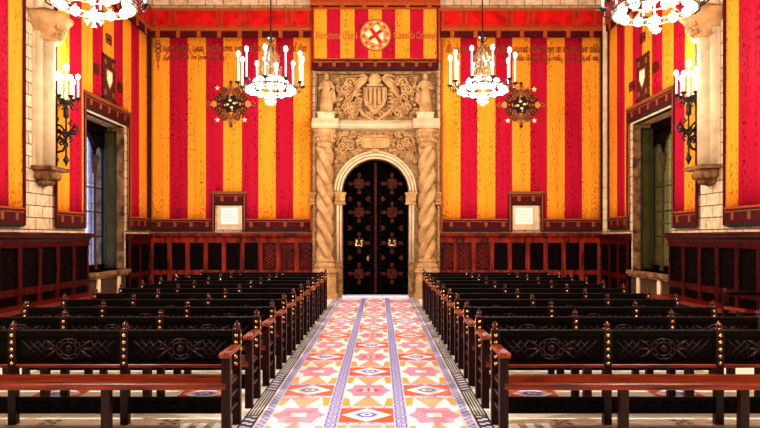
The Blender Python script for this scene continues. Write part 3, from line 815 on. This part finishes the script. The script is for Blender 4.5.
# ------------------------------------------------------------------ wood panelling
tn=[1]
def panelling(frame,u0,u1,n,zt,depth=.10,wood='panelwood',carve='walnutdark',red=()):
    tn[0]+=1
    t=bpy.data.objects.new('trim_%d'%tn[0],None); COL.objects.link(t); t.location=frame((u0+u1)/2,0,0); struct(t)
    m=MB(frame); m.box(u0,u1,0,depth-.035,.0,zt-.1); addto(m.build('backing_board',M['paneldark']),t)
    m=MB(frame); prof=[(0,zt-.17),(depth+.01,zt-.17),(depth+.03,zt-.12),(depth+.08,zt-.09),(depth+.10,zt-.05),(depth+.10,zt-.02),(depth+.06,zt),(0,zt)]
    ledge(m,u0-.02,u1+.02,prof); m.box(u0,u1,0,depth+.015,zt-.26,zt-.17)
    addto(m.build('cornice',M[wood]),t)
    w=(u1-u0)/n
    m=MB(frame)
    for zz0,zz1 in ((.0,.2),(.58,.70)): m.box(u0,u1,0,depth,zz0,zz1)
    addto(m.build('rail',M[wood],bevel=.004),t)
    for i in range(n+1):
        uc=u0+i*w; hw=.055
        a,b=max(u0,uc-hw),min(u1,uc+hw)
        m=MB(frame); m.box(a,b,0,depth+.006,.2,zt-.26); addto(m.build('stile',M[wood],bevel=.004),t)
    for i in range(n):
        a=u0+i*w+.055; b=a+w-.11; m=MB(frame); z0,z1=.70,zt-.26; d=depth-.035
        m.box(a,b,d-.01,d+.006,z0,z1)
        for x in (a,b-.018): m.box(x,x+.018,d,d+.022,z0,z1)
        for z in (z0,z1-.018): m.box(a,b,d,d+.022,z,z+.018)
        uc=(a+b)/2; hw=(b-a)/2-.05; k=4; hh=(z1-z0-.1)/k
        for q in range(k):
            zc=z0+.05+hh*(q+.5)
            L=[(uc,zc+hh/2),(uc+hw,zc),(uc,zc-hh/2),(uc-hw,zc)]
            for e in range(4):
                p,r=L[e],L[(e+1)%4]; m.tube([(p[0],d+.006,p[1]),(r[0],d+.006,r[1])],.009,5,mi=1)
            m.sphere((uc,d+.008,zc),.02,8,5,mi=1)
        addto(m.build('carved_panel',[M['panelwood'],M['panellight']] if i in red else [M['paneldark'],M[carve]]),t)
    return t
ZWN=1.66
panelling(fb,-5.78,BX(316)-.02,9,ZWN,wood='panellight',red=(6,7,8))
panelling(fb,BX(437.5)+.02,5.78,9,ZWN,wood='panellight',red=(0,1,2))
panelling(fl,6.2,13.0,11,1.63); panelling(fl,15.14,16.48,2,1.63)
panelling(fr,6.0,12.6,11,1.63); panelling(fr,14.72,16.48,3,1.63)
# fixed benches below the panelling
for frame,u0,u1,lab in ((fl,6.2,12.9,'red mahogany bench seat fixed along the left wall below the panelling'),(fr,6.0,12.5,'red mahogany bench seat fixed along the right wall below the panelling')):
    t=thing('wall_bench',lab,'bench',frame((u0+u1)/2,.3,0),'benches fixed along the side walls')
    m=MB(frame); m.box(u0,u1,.1,.54,.40,.44); m.box(u0,u1,.50,.56,.385,.445); addto(m.build('seat',M['bench_red'],bevel=.006),t)
    m=MB(frame); m.box(u0,u1,.44,.47,.0,.40); addto(m.build('front_board',M['paneldark']),t)
    n=8
    for i in range(n+1):
        uc=u0+.04+(u1-u0-.08)*i/n; m=MB(frame); m.box(uc-.03,uc+.03,.12,.50,0,.40); addto(m.build('support',M['mahoganyleg'],bevel=.004),t)
# ------------------------------------------------------------------ windows
leaded=None
def leadglass(name,rgb,trans):
    m,nt,b=base(name); N=nt.nodes; L=nt.links
    g=N.new('ShaderNodeTexCoord'); sp=N.new('ShaderNodeSeparateXYZ'); L.new(g.outputs['Object'],sp.inputs[0])
    ad=N.new('ShaderNodeMath'); L.new(sp.outputs[0],ad.inputs[0]); L.new(sp.outputs[1],ad.inputs[1])
    cb=N.new('ShaderNodeCombineXYZ'); L.new(ad.outputs[0],cb.inputs[0]); L.new(sp.outputs[2],cb.inputs[1])
    br=N.new('ShaderNodeTexBrick'); br.inputs['Scale'].default_value=1; br.offset=.0
    br.inputs['Brick Width'].default_value=.34; br.inputs['Row Height'].default_value=.46; br.inputs['Mortar Size'].default_value=.006
    br.inputs['Color1'].default_value=(*s2l(rgb),1); br.inputs['Color2'].default_value=(*[x*.8 for x in s2l(rgb)],1); br.inputs['Mortar'].default_value=(.01,.01,.008,1)
    L.new(cb.outputs[0],br.inputs['Vector']); L.new(br.outputs['Color'],b.inputs['Base Color'])
    b.inputs['Roughness'].default_value=.25
    iv=N.new('ShaderNodeMath'); iv.operation='MULTIPLY_ADD'; iv.inputs[1].default_value=-trans; iv.inputs[2].default_value=trans
    L.new(br.outputs['Fac'],iv.inputs[0]); L.new(iv.outputs[0],b.inputs['Transmission Weight'])
    b.inputs['IOR'].default_value=1.1
    return m
M['clear']=leadglass('leaded_clear_glass',(215,226,250),1.0)
M['olive']=leadglass('leaded_olive_glass',(150,140,70),.9)
for k,frame,nm in (('l',fl,'window_1'),('r',fr,'window_2')):
    a,b=WIN[k]; t=bpy.data.objects.new(nm,None); COL.objects.link(t); t.location=frame((a+b)/2,-.45,ZS); struct(t)
    # stone jambs, lintel and sill
    m=MB(frame)
    m.box(b-.02,b+.0,-.88,0,ZS,ZL); m.box(a,a+.02,-.88,0,ZS,ZL)
    for z in [ZS+.42*i for i in range(8)]: m.box(b-.032,b-.02,-.30,-.01,z+.01,z+.40)
    addto(m.build('stone_jamb',M['stonebrown'],bevel=.006),t)
    m=MB(frame); m.box(a-.05,b+.05,-.12,.03,ZL,ZL+.12); addto(m.build('lintel',M['stonepale'],bevel=.01),t)
    m=MB(frame); m.box(a-.03,b+.05,-.5,.14,ZS-.09,ZS); m.box(a,b,-.02,.1,ZS-.14,ZS-.09); addto(m.build('window_sill',M['stonebrown'],bevel=.012),t)
    m=MB(frame); m.box(a+.02,b-.02,0,.04,.0,ZS-.14); addto(m.build('sill_apron',M['colonnette']),t)
    for yy in (a+.45,b-.5):
        m=MB(frame); m.box(yy-.06,yy+.06,0.035,.10,.0,ZS-.14); addto(m.build('sill_bracket',M['stonepale'],bevel=.02),t)
    # frame and tracery
    D=-.45; cc=a+1.38; Zc=3.28
    m=MB(frame)
    m.box(a,a+.12,D-.05,D+.05,ZS,ZL); m.box(b-.10,b,D-.05,D+.05,ZS,ZL); m.box(a,b,D-.05,D+.05,ZS,ZS+.12); m.box(a,b,D-.05,D+.05,ZL-.25,ZL)
    for (p,q) in ((a+.12,cc),(cc,b-.10)):
        c=(p+q)/2; hw=(q-p)/2; pv=None
        for i in range(13):
            an=pi-pi*i/12; x=c+hw*cos(an); z=Zc+.1+min(hw,.5)*sin(an)
            if pv: 
                vs=[(pv[0],D-.05,pv[1]),(x,D-.05,z),(x,D-.05,ZL-.2),(pv[0],D-.05,ZL-.2),(pv[0],D+.05,pv[1]),(x,D+.05,z),(x,D+.05,ZL-.2),(pv[0],D+.05,ZL-.2)]
                m.add(vs,[(0,1,5,4),(4,5,6,7),(0,3,2,1),(2,3,7,6)])
            pv=(x,z)
    addto(m.build('window_frame',M['paneldark']),t)
    m=MB(frame)
    m.lathe([(.08,0),(.08,.06),(.05,.12),(.036,.14),(.036,Zc-ZS-.3),(.055,Zc-ZS-.28),(.045,Zc-ZS-.25),(.075,Zc-ZS-.06),(.09,Zc-ZS),(.09,Zc-ZS+.12)],(cc,D+.02,ZS),12)
    addto(m.build('colonnette',M['colonnette']),t)
    pm=M['clear'] if k=='l' else M['olive']
    for (p,q) in ((a+.12,cc-.03),(cc+.03,b-.10)):
        m=MB(frame); m.box(p,q,D-.006,D+.006,ZS+.12,ZL-.25); addto(m.build('pane',pm),t)
    m=MB(frame)
    for z in (1.55,2.1,2.65): m.box(a+.1,b-.1,D-.012,D+.012,z,z+.03)
    addto(m.build('glazing_bar',M['iron']),t)
    # open leaded casement folded back to the far jamb
    m=MB(frame); m.box(b-.16,b-.13,-.40,-.17,ZS+.05,ZL-.15); addto(m.build('casement',M['olive']),t)
    m=MB(frame)
    for d in (-.42,-.17): m.box(b-.17,b-.12,d,d+.03,ZS+.02,ZL-.10)
    for z in (ZS+.02,ZL-.15): m.box(b-.17,b-.12,-.42,-.15,z,z+.05)
    addto(m.build('casement_frame',M['iron']),t)
# ------------------------------------------------------------------ engaged columns on the side walls
for frame,uc,lab in ((fl,11.36,'white clustered stone column on carved corbel, left wall'),(fr,11.16,'white clustered stone column on carved corbel, right wall')):
    t=thing('wall_column',lab,'column',frame(uc,0,2.4),'clustered columns on the side walls')
    m=MB(frame)
    for du,d,r in ((-.20,.04,.09),(0,.10,.14),(.20,.04,.09)):
        m.lathe([(r,0),(r,2.35)],(uc+du,d,2.78),16)
    m.box(uc-.3,uc+.3,-.01,.05,2.78,5.1)
    addto(m.build('shaft',M['stonepale']),t)
    m=MB(frame)
    for du,d,r in ((-.17,.04,.08),(0,.09,.12),(.17,.04,.08)):
        m.lathe([(r,0),(r,4.6)],(uc+du,d,5.5),14)
    addto(m.build('upper_shaft',M['stonepale']),t)
    m=MB(frame)
    m.lathe([(.24,0),(.27,.03),(.24,.06),(.25,.12),(.33,.25),(.36,.28),(.38,.32),(.44,.38),(.46,.42),(.30,.5),(.2,.56)],(uc,.08,5.0),20)
    for k in range(15):
        a=pi*k/14
        for zz,rr,q in ((5.10,.255,.036),(5.16,.28,.042),(5.23,.32,.040)): m.sphere((uc+rr*cos(a+zz*7),.08+rr*abs(sin(a+zz*7)),zz),q,7,6,(1,1,1.2))
    addto(m.build('capital',M['stone']),t)
    m=MB(frame)
    m.box(uc-.34,uc+.34,0,.34,2.72,2.79)
    m.lathe([(.03,0),(.12,.05),(.18,.13),(.24,.2),(.27,.3)],(uc,.06,2.44),14)
    for k in range(7):
        a=pi*k/6
        m.sphere((uc+.2*cos(a),.06+.2*sin(a),2.62),.075,8,6); m.sphere((uc+.12*cos(a+.2),.06+.12*sin(a+.2),2.52),.06,8,6)
    addto(m.build('corbel',M['stonebrown']),t)
# stone shaft in the far right corner
m=MB(); 
for k in range(32): m.lathe([(.065,0),(.08,.02),(.08,.26),(.065,.28)],(5.87,16.30,1.68+k*.28),10)
tag(m.build('corner_shaft',M['stonepale']),'slim pale stone shaft of stacked drums in the far right corner','column')
# ------------------------------------------------------------------ benches
def wrap(name,mb,mt,parent,bevel=0): return mb.build(name,mt,parent,bevel=bevel)
BAY=[0,.925,1.85,2.70]
def bench_panel(x0,x1):
    m=MB(); z0,z1=.495,.755; w=x1-x0
    m.box(x0,x1,-.012,.012,z0,z1)
    for z in (z0,z1-.025): m.box(x0,x1,-.024,.02,z,z+.028)
    for x in (x0,x1-.02): m.box(x,x+.02,-.02,.018,z0,z1)
    m.box(x0+.03,x1-.03,-.018,-.01,z0+.045,z0+.052); m.box(x0+.03,x1-.03,-.018,-.01,z1-.055,z1-.048)
    a0,a1=z0+.055,z1-.058; xc=(x0+x1)/2; st=.062
    x=x0+.04
    while x<x1-.04-(a1-a0):
        if abs(x+(a1-a0)/2-xc)>.15:
            m.tube([(x,-.013,a0),(x+a1-a0,-.013,a1)],.0055,4,mi=1); m.tube([(x+a1-a0,-.013,a0),(x,-.013,a1)],.0055,4,mi=1)
        x+=st
    zc=(a0+a1)/2
    for r in (.085,.055): m.tube([(xc+r*cos(2*pi*i/20)*1.2,-.016,zc+r*sin(2*pi*i/20)) for i in range(20)],.008,6,mi=1,closed=True)
    for i in range(8):
        a=i*pi/4; m.sphere((xc+.07*1.2*cos(a),-.014,zc+.07*sin(a)),.014,6,5,mi=1)
    m.sphere((xc,-.016,zc),.03,10,6,(1,.5,1.2),mi=1)
    for sg in (-1,1):
        for k in range(3): m.tube([(xc+sg*.1,-.014,zc),(xc+sg*.15,-.018,zc+(k-1)*.05),(xc+sg*.2,-.014,zc+(k-1)*.075)],[.012,.016,.004],6,mi=1)
    return m
def make_bench(sg):
    """origin: floor under the aisle-end rear post; the bench runs away from the aisle (sg*x), its seat faces -y"""
    root=thing('carved_bench','','bench')
    X=[sg*b for b in BAY]; ends=(X[0],X[-1]); a,b=min(ends),max(ends)
    m=MB(); m.box(a+.0,b-.0,-.385,-.03,.385,.42); m.box(a,b,-.40,-.37,.375,.425); wrap('seat',m,M['mahogany'],root,.006)
    m=MB(); m.box(a,b,-.026,.028,.750,.780); wrap('top_rail',m,M['ebony'],root,.006)
    m=MB(); m.box(a,b,-.03,.02,.470,.500); wrap('lower_rail',m,M['mahogany'],root,.005)
    m=MB(); m.box(a,b,-.014,.014,.09,.225)
    k=int((b-a)/.15)
    for i in range(k):
        xx=a+(b-a)*(i+.5)/k; m.sphere((xx,-.014,.157),.035,8,5,(1.5,.25,1))
    wrap('stretcher_board',m,M['ebony'],root)
    for p,q in zip(X[:-1],X[1:]):
        wrap('backrest',bench_panel(min(p,q)+.033,max(p,q)-.033),[M['ebony'],M['ebonyhi']],root)
    for i,x in enumerate(X):
        end=i in (0,len(X)-1)
        m=MB(); m.box(x-.033,x+.033,-.033,.033,0,.78); po=wrap('post',m,M['mahoganyleg'],root,.004)
        m=MB(); m.lathe([(.026,.778),(.034,.785),(.034,.792),(.018,.798),(.016,.804),(.028,.813),(.030,.821),(.022,.834),(.008,.846),(.004,.857)],(x,0,0),12); wrap('finial',m,M['finial'],po)
        for k in range(5):
            m=MB(); m.sphere((x,-.033,.738-k*.058),.0165,8,6,(1,.6,1)); wrap('brass_stud',m,M['brass'],po)
        if i==0:
            for k in range(3):
                m=MB(); m.sphere((x-sg*.033,0,.738-k*.058),.0155,8,6,(.6,1,1)); wrap('brass_stud',m,M['brass'],po)
        m=MB(); m.box(x-.034,x+.034,-.395,-.327,0,.385 if not end else .635); wrap('front_leg',m,M['mahoganyleg'],root,.005)
        if end:
            m=MB(); m.box(x-.042,x+.042,-.41,-.03,.632,.666)
            m.tube([(x-.044,-.415,.645),(x+.044,-.415,.645)],.023,10); wrap('armrest',m,M['mahoganyarm'],root,.006)
            for z in (.40,.30,.19):
                m=MB(); m.box(x-.018,x+.018,-.33,-.03,z-.014,z+.014); wrap('rung',m,M['mahoganyleg'],root,.003)
    return root
M['ebonyhi']=mat('carving_highlight',(28,10,7),.4,var=.5,scale=14,spec=.15)  # lighter tone on the raised bench carving, its highlights put into the colour
ORD=['foremost','second','third','fourth','fifth','sixth','seventh','eighth','ninth','tenth','rearmost']
YB1,PITCH=5.305,.862
for sg,side in ((-1,'left'),(1,'right')):
    proto=make_bench(sg)
    for i in range(11):
        o=proto if i==0 else copy_tree(proto)
        o.location=(sg*1.07,YB1+PITCH*i,0)
        if i==0: lab='foremost carved bench on the %s of the mosaic aisle, whole red seat showing'%side
        elif i==10: lab='rearmost carved bench %s of the mosaic aisle, nearest the panelled end wall'%side
        else: lab='%s bench from the viewer in the dark row %s of the mosaic aisle'%(ORD[i],side)
        tag(o,lab,'bench','carved benches %s of the aisle'%side)
# open-backed seat by the right wall
root=thing('open_back_bench','short dark open-backed bench by the right wall panelling','bench',(4.70,8.5,0))
m=MB(); m.box(-.02,.68,-.38,-.03,.37,.41); wrap('seat',m,M['mahogany'],root,.006)
m=MB(); m.box(-.02,.68,-.025,.025,.775,.82); wrap('top_rail',m,M['ebony'],root,.006)
m=MB(); m.box(-.02,.68,-.02,.02,.50,.54); wrap('lower_rail',m,M['ebony'],root,.006)
for x in (0,.66):
    m=MB(); m.box(x-.033,x+.033,-.033,.033,0,.82); po=wrap('post',m,M['mahoganyleg'],root,.004)
    m=MB(); m.lathe([(.026,.818),(.034,.825),(.018,.835),(.030,.850),(.022,.865),(.004,.88)],(x,0,0),12); wrap('finial',m,M['finial'],po)
    m=MB(); m.box(x-.033,x+.033,-.38,-.32,0,.60); wrap('front_leg',m,M['mahoganyleg'],root,.004)
    m=MB(); m.box(x-.04,x+.04,-.40,-.03,.60,.63); wrap('armrest',m,M['mahoganyarm'],root,.005)
# ------------------------------------------------------------------ chandeliers
def make_chandelier():
    root=thing('chandelier','','chandelier')                   # origin: centre of the candle hoop
    def ringpts(r,z,n=40): return [(r*cos(2*pi*i/n),r*sin(2*pi*i/n),z) for i in range(n)]
    m=MB(); m.tube(ringpts(.50,-.06),.016,6,closed=True); m.tube(ringpts(.50,-.13),.012,6,closed=True)
    for i in range(30):
        a=2*pi*i/30; m.tube([(.5*cos(a),.5*sin(a),-.06),(.5*cos(a+.1),.5*sin(a+.1),-.13)],.008,5)
    wrap('hoop',m,M['silver'],root)
    m=MB(); m.tube(ringpts(.30,.0),.012,6,closed=True)
    for i in range(5):
        a=2*pi*i/5; m.tube([(.06*cos(a),.06*sin(a),.05),(.3*cos(a),.3*sin(a),0),(.5*cos(a),.5*sin(a),-.06)],.012,6)
    wrap('inner_hoop',m,M['silver'],root)
    # openwork crown
    m=MB()
    for i in range(6):
        a=2*pi*i/6; f=lambda r,z:(r*cos(a),r*sin(a),z)
        m.tube([f(.05,.08),f(.19,.14),f(.20,.30),f(.13,.42),f(.17,.52),f(.10,.64),f(.03,.74)],.011,6)
        for zc,rr in ((.24,.07),(.47,.05)):
            m.tube([(.155*cos(a+.5)+rr*cos(q)*cos(a+.5+pi/2),.155*sin(a+.5)+rr*cos(q)*sin(a+.5+pi/2),zc+rr*1.2*sin(q)) for q in [2*pi*k/12 for k in range(12)]],.008,5,closed=True)
        m.sphere(f(.20,.34),.022,6,5); m.sphere(f(.17,.55),.018,6,5)
    m.tube(ringpts(.19,.15,20),.014,6,closed=True); m.tube(ringpts(.15,.42,20),.012,6,closed=True)
    m.lathe([(.02,0),(.045,.03),(.02,.08),(.02,.7),(.05,.74),(.02,.8)],(0,0,.0),10)
    wrap('crown',m,M['silver'],root)
    # ironwork at the foot of the rod, rod
    m=MB()
    for i in range(4):
        a=pi/2*i; m.tube([(0,0,.80),(.07*cos(a),.07*sin(a),.86),(.09*cos(a),.09*sin(a),.93),(.03*cos(a),.03*sin(a),.92)],.010,5)
    m.lathe([(.014,.78),(.03,.85),(.014,.95),(.022,1.0),(.014,1.05),(.014,ZC-4.5)],(0,0,0),8)
    wrap('hanging_rod',m,M['iron'],root)
    n=10
    for i in range(n):
        a=2*pi*(i+.5)/n; ca,sa=cos(a),sin(a); f=lambda r,z:(r*ca,r*sa,z)
        m=MB(); m.tube([f(.49,-.08),f(.55,-.12),f(.61,-.08),f(.62,.0)],.012,6)
        m.tube([f(.55,-.1),f(.58,-.02),f(.53,.0)],.009,5)
        for q in (-1,1): m.tube([f(.62,-.02),((.62*ca-q*.07*sa),(.62*sa+q*.07*ca),.02)],[.014,.006],5)
        m.tube([f(.62,-.02),f(.70,.02)],[.014,.006],5)
        arm=wrap('candle_arm',m,M['iron'],root)
        m=MB(); m.lathe([(.012,-.03),(.05,.0),(.055,.02),(.03,.025)],f(.62,0),10); wrap('drip_pan',m,M['iron'],arm)
        m=MB(); m.lathe([(.013,.02),(.013,.50)],f(.62,0),8); wrap('candle',m,M['candle'],arm)
        m=MB(); m.sphere(f(.62,.545),.034,10,8,(1,1,1.6)); wrap('candle_bulb',m,M['flame'],arm)
    for r,z,n,rb in ((.42,-.11,12,.060),(.28,.05,8,.055)):
        for i in range(n):
            a=2*pi*(i+.3)/n
            m=MB(); m.sphere((r*cos(a),r*sin(a),z),rb,12,8); bl=wrap('globe_bulb',m,M['bulb'],root)
            m=MB(); m.lathe([(.02,0),(.026,.03),(.02,.045)],(r*cos(a),r*sin(a),z+rb-.012 if z<0 else z-rb-.03),8); wrap('bulb_cap',m,M['silver'],bl)
    m=MB(); m.tube([(0,0,0),(0,0,-.22)],.010,6)
    zc=-.29
    for k in range(6):
        a=pi/6+k*pi/3; m.rbox((.055*cos(a),0,zc+.055*sin(a)),.055,.012,.011,a)
        for q in (-.7,.7): m.rbox((.075*cos(a)+.02*cos(a+q),0,zc+.075*sin(a)+.02*sin(a+q)),.028,.010,.008,a+q)
    m.sphere((0,0,zc),.03,8,6)
    wrap('snowflake_pendant',m,M['pearl'],root)
    return root
M['pearl']=mat('pale_gilt_pendant',(240,226,190),.3,metal=.3,var=.1)
proto=make_chandelier()
CH=[(-2.0,12.4,4.50,'candle chandelier hanging left of the portal before the end wall'),(2.10,12.4,4.50,'candle chandelier hanging right of the portal before the end wall'),
    (-3.47,8.03,4.58,'chandelier cut by the top edge of view near the left column'),(3.56,8.03,4.50,'chandelier cut by the top edge of view near the right column')]
def lamp(loc,p,rad=.12,col=(1,.88,.80)):
    l=bpy.data.lights.new('lamp','POINT'); l.energy=p; l.shadow_soft_size=rad; l.color=col
    o=bpy.data.objects.new('lamp_light',l); COL.objects.link(o); o.location=loc; return o
for i,(x,y,z,lab) in enumerate(CH):
    o=proto if i==0 else copy_tree(proto)
    o.location=(x,y,z); o.rotation_euler=(0,0,.15*i)
    tag(o,lab,'chandelier','candle chandeliers with globe bulbs')
    lamp((x,y,z-.30),700 if y>10 else 260,.06); lamp((x,y+.33,z+.60),390 if y>10 else 130,.05)
# ------------------------------------------------------------------ wall sconces
def sconce(frame,uc,lab):
    t=thing('wall_sconce',lab,'sconce',frame(uc,0,2.9),'wrought iron wall sconces')
    m=MB(frame); m.box(uc-.03,uc+.03,.0,.06,2.98,3.72)
    for z in (2.98,3.72): m.sphere((uc,.06,z),.05,8,6)
    m.sphere((uc,.05,3.2),.045,8,6); m.sphere((uc,.05,3.5),.045,8,6)
    addto(m.build('wall_plate',M['iron']),t)
    m=MB(frame)
    m.tube([(uc,.05,3.50),(uc,.24,3.44),(uc,.40,3.46),(uc,.46,3.54),(uc,.40,3.58)],0.0272,7)
    m.tube([(uc,.05,3.10),(uc,.18,3.14),(uc,.24,3.26),(uc,.18,3.34),(uc,.12,3.28),(uc,.16,3.24)],0.0238,6)
    m.tube([(uc,.05,3.62),(uc,.14,3.60),(uc,.22,3.50)],0.0204,6)
    for q in (-1,1): m.tube([(uc,.24,3.44),(uc+q*.10,.24,3.50),(uc+q*.14,.26,3.42),(uc+q*.08,.26,3.36)],0.0187,6)
    m.tube([(uc,.28,3.44),(uc,.36,3.34),(uc,.30,3.28)],0.0170,6)
    for q in (-1,1):
        m.tube([(uc,.10,3.40),(uc+q*.07,.16,3.36),(uc+q*.10,.22,3.28),(uc+q*.05,.24,3.22),(uc+q*.03,.2,3.27)],.017,6)
    m.tube([(uc,.30,3.46),(uc,.40,3.62),(uc,.34,3.70),(uc,.28,3.64),(uc,.33,3.60)],.018,6)
    m.tube([(uc,.08,3.30),(uc,.14,3.44),(uc,.10,3.54)],.018,6)
    for k in range(6): m.sphere((uc+.05*sin(k*2.1),.12+.06*k,3.47+.03*cos(k*3)),.036,7,5)
    addto(m.build('bracket',M['iron']),t)
    m=MB(frame)
    m.lathe([(.004,2.84),(.035,2.92),(.06,2.97),(.03,3.02),(.02,3.06),(.02,3.36),(.05,3.40),(.05,3.46),(.02,3.5),(.016,3.72),(.05,3.76),(.05,3.92),(.03,3.96),(.09,4.02),(.10,4.06)],(uc,.24,0),10)
    addto(m.build('stem',M['iron']),t)
    n=6
    for k in range(n):
        a=2*pi*k/n+.2; f=lambda r,z:(uc+r*cos(a),.24+r*sin(a),z)
        m=MB(frame); m.tube([f(.06,4.04),f(.14,3.97),f(.2,4.02),f(.2,4.10)],.013,6); m.tube([f(.14,3.97),f(.17,3.91),f(.23,3.95)],.009,5)
        m.lathe([(.02,4.08),(.055,4.11),(.055,4.13)],f(.2,0),8); arm=addto(m.build('candle_arm',M['iron']),t)
        def sub(mb,nm,mt):
            o=mb.build(nm,mt); o.parent=arm
        zt_=4.46 if k%2 else 4.40
        m=MB(frame); m.lathe([(.015,4.12),(.015,zt_)],f(.2,0),8); sub(m,'candle',M['candle'])
        m=MB(frame); m.sphere(f(.2,zt_+.05),.036,10,8,(1,1,1.5)); sub(m,'candle_bulb',M['flame'])
    m=MB(frame); m.lathe([(.02,4.06),(.025,4.2),(.015,4.24),(.015,4.62)],(uc,.24,0),8); addto(m.build('centre_candle',M['candle']),t)
    m=MB(frame); m.sphere((uc,.24,4.67),.05,10,8,(1,1,1.35)); addto(m.build('centre_bulb',M['flame']),t)
    p=frame(uc,.30,4.85); lamp(p,70,.06)
sconce(fl,11.78,'black iron candle sconce beside the left column and window')
sconce(fr,11.50,'black iron candle sconce beside the right column and window')
# ------------------------------------------------------------------ light
for x in (-3.5,3.5): lamp((x,3.66,4.2),1150,.06)      # the next pair of chandeliers down the hall, behind the viewer
wd=bpy.data.worlds.new('world'); SC.world=wd; wd.use_nodes=True
bg=wd.node_tree.nodes['Background']; bg.inputs[0].default_value=(.45,.60,1,1); bg.inputs[1].default_value=8.0
vs=SC.view_settings; vs.view_transform='Standard'; vs.look='None'; vs.exposure=0; vs.gamma=1; vs.use_curve_mapping=False
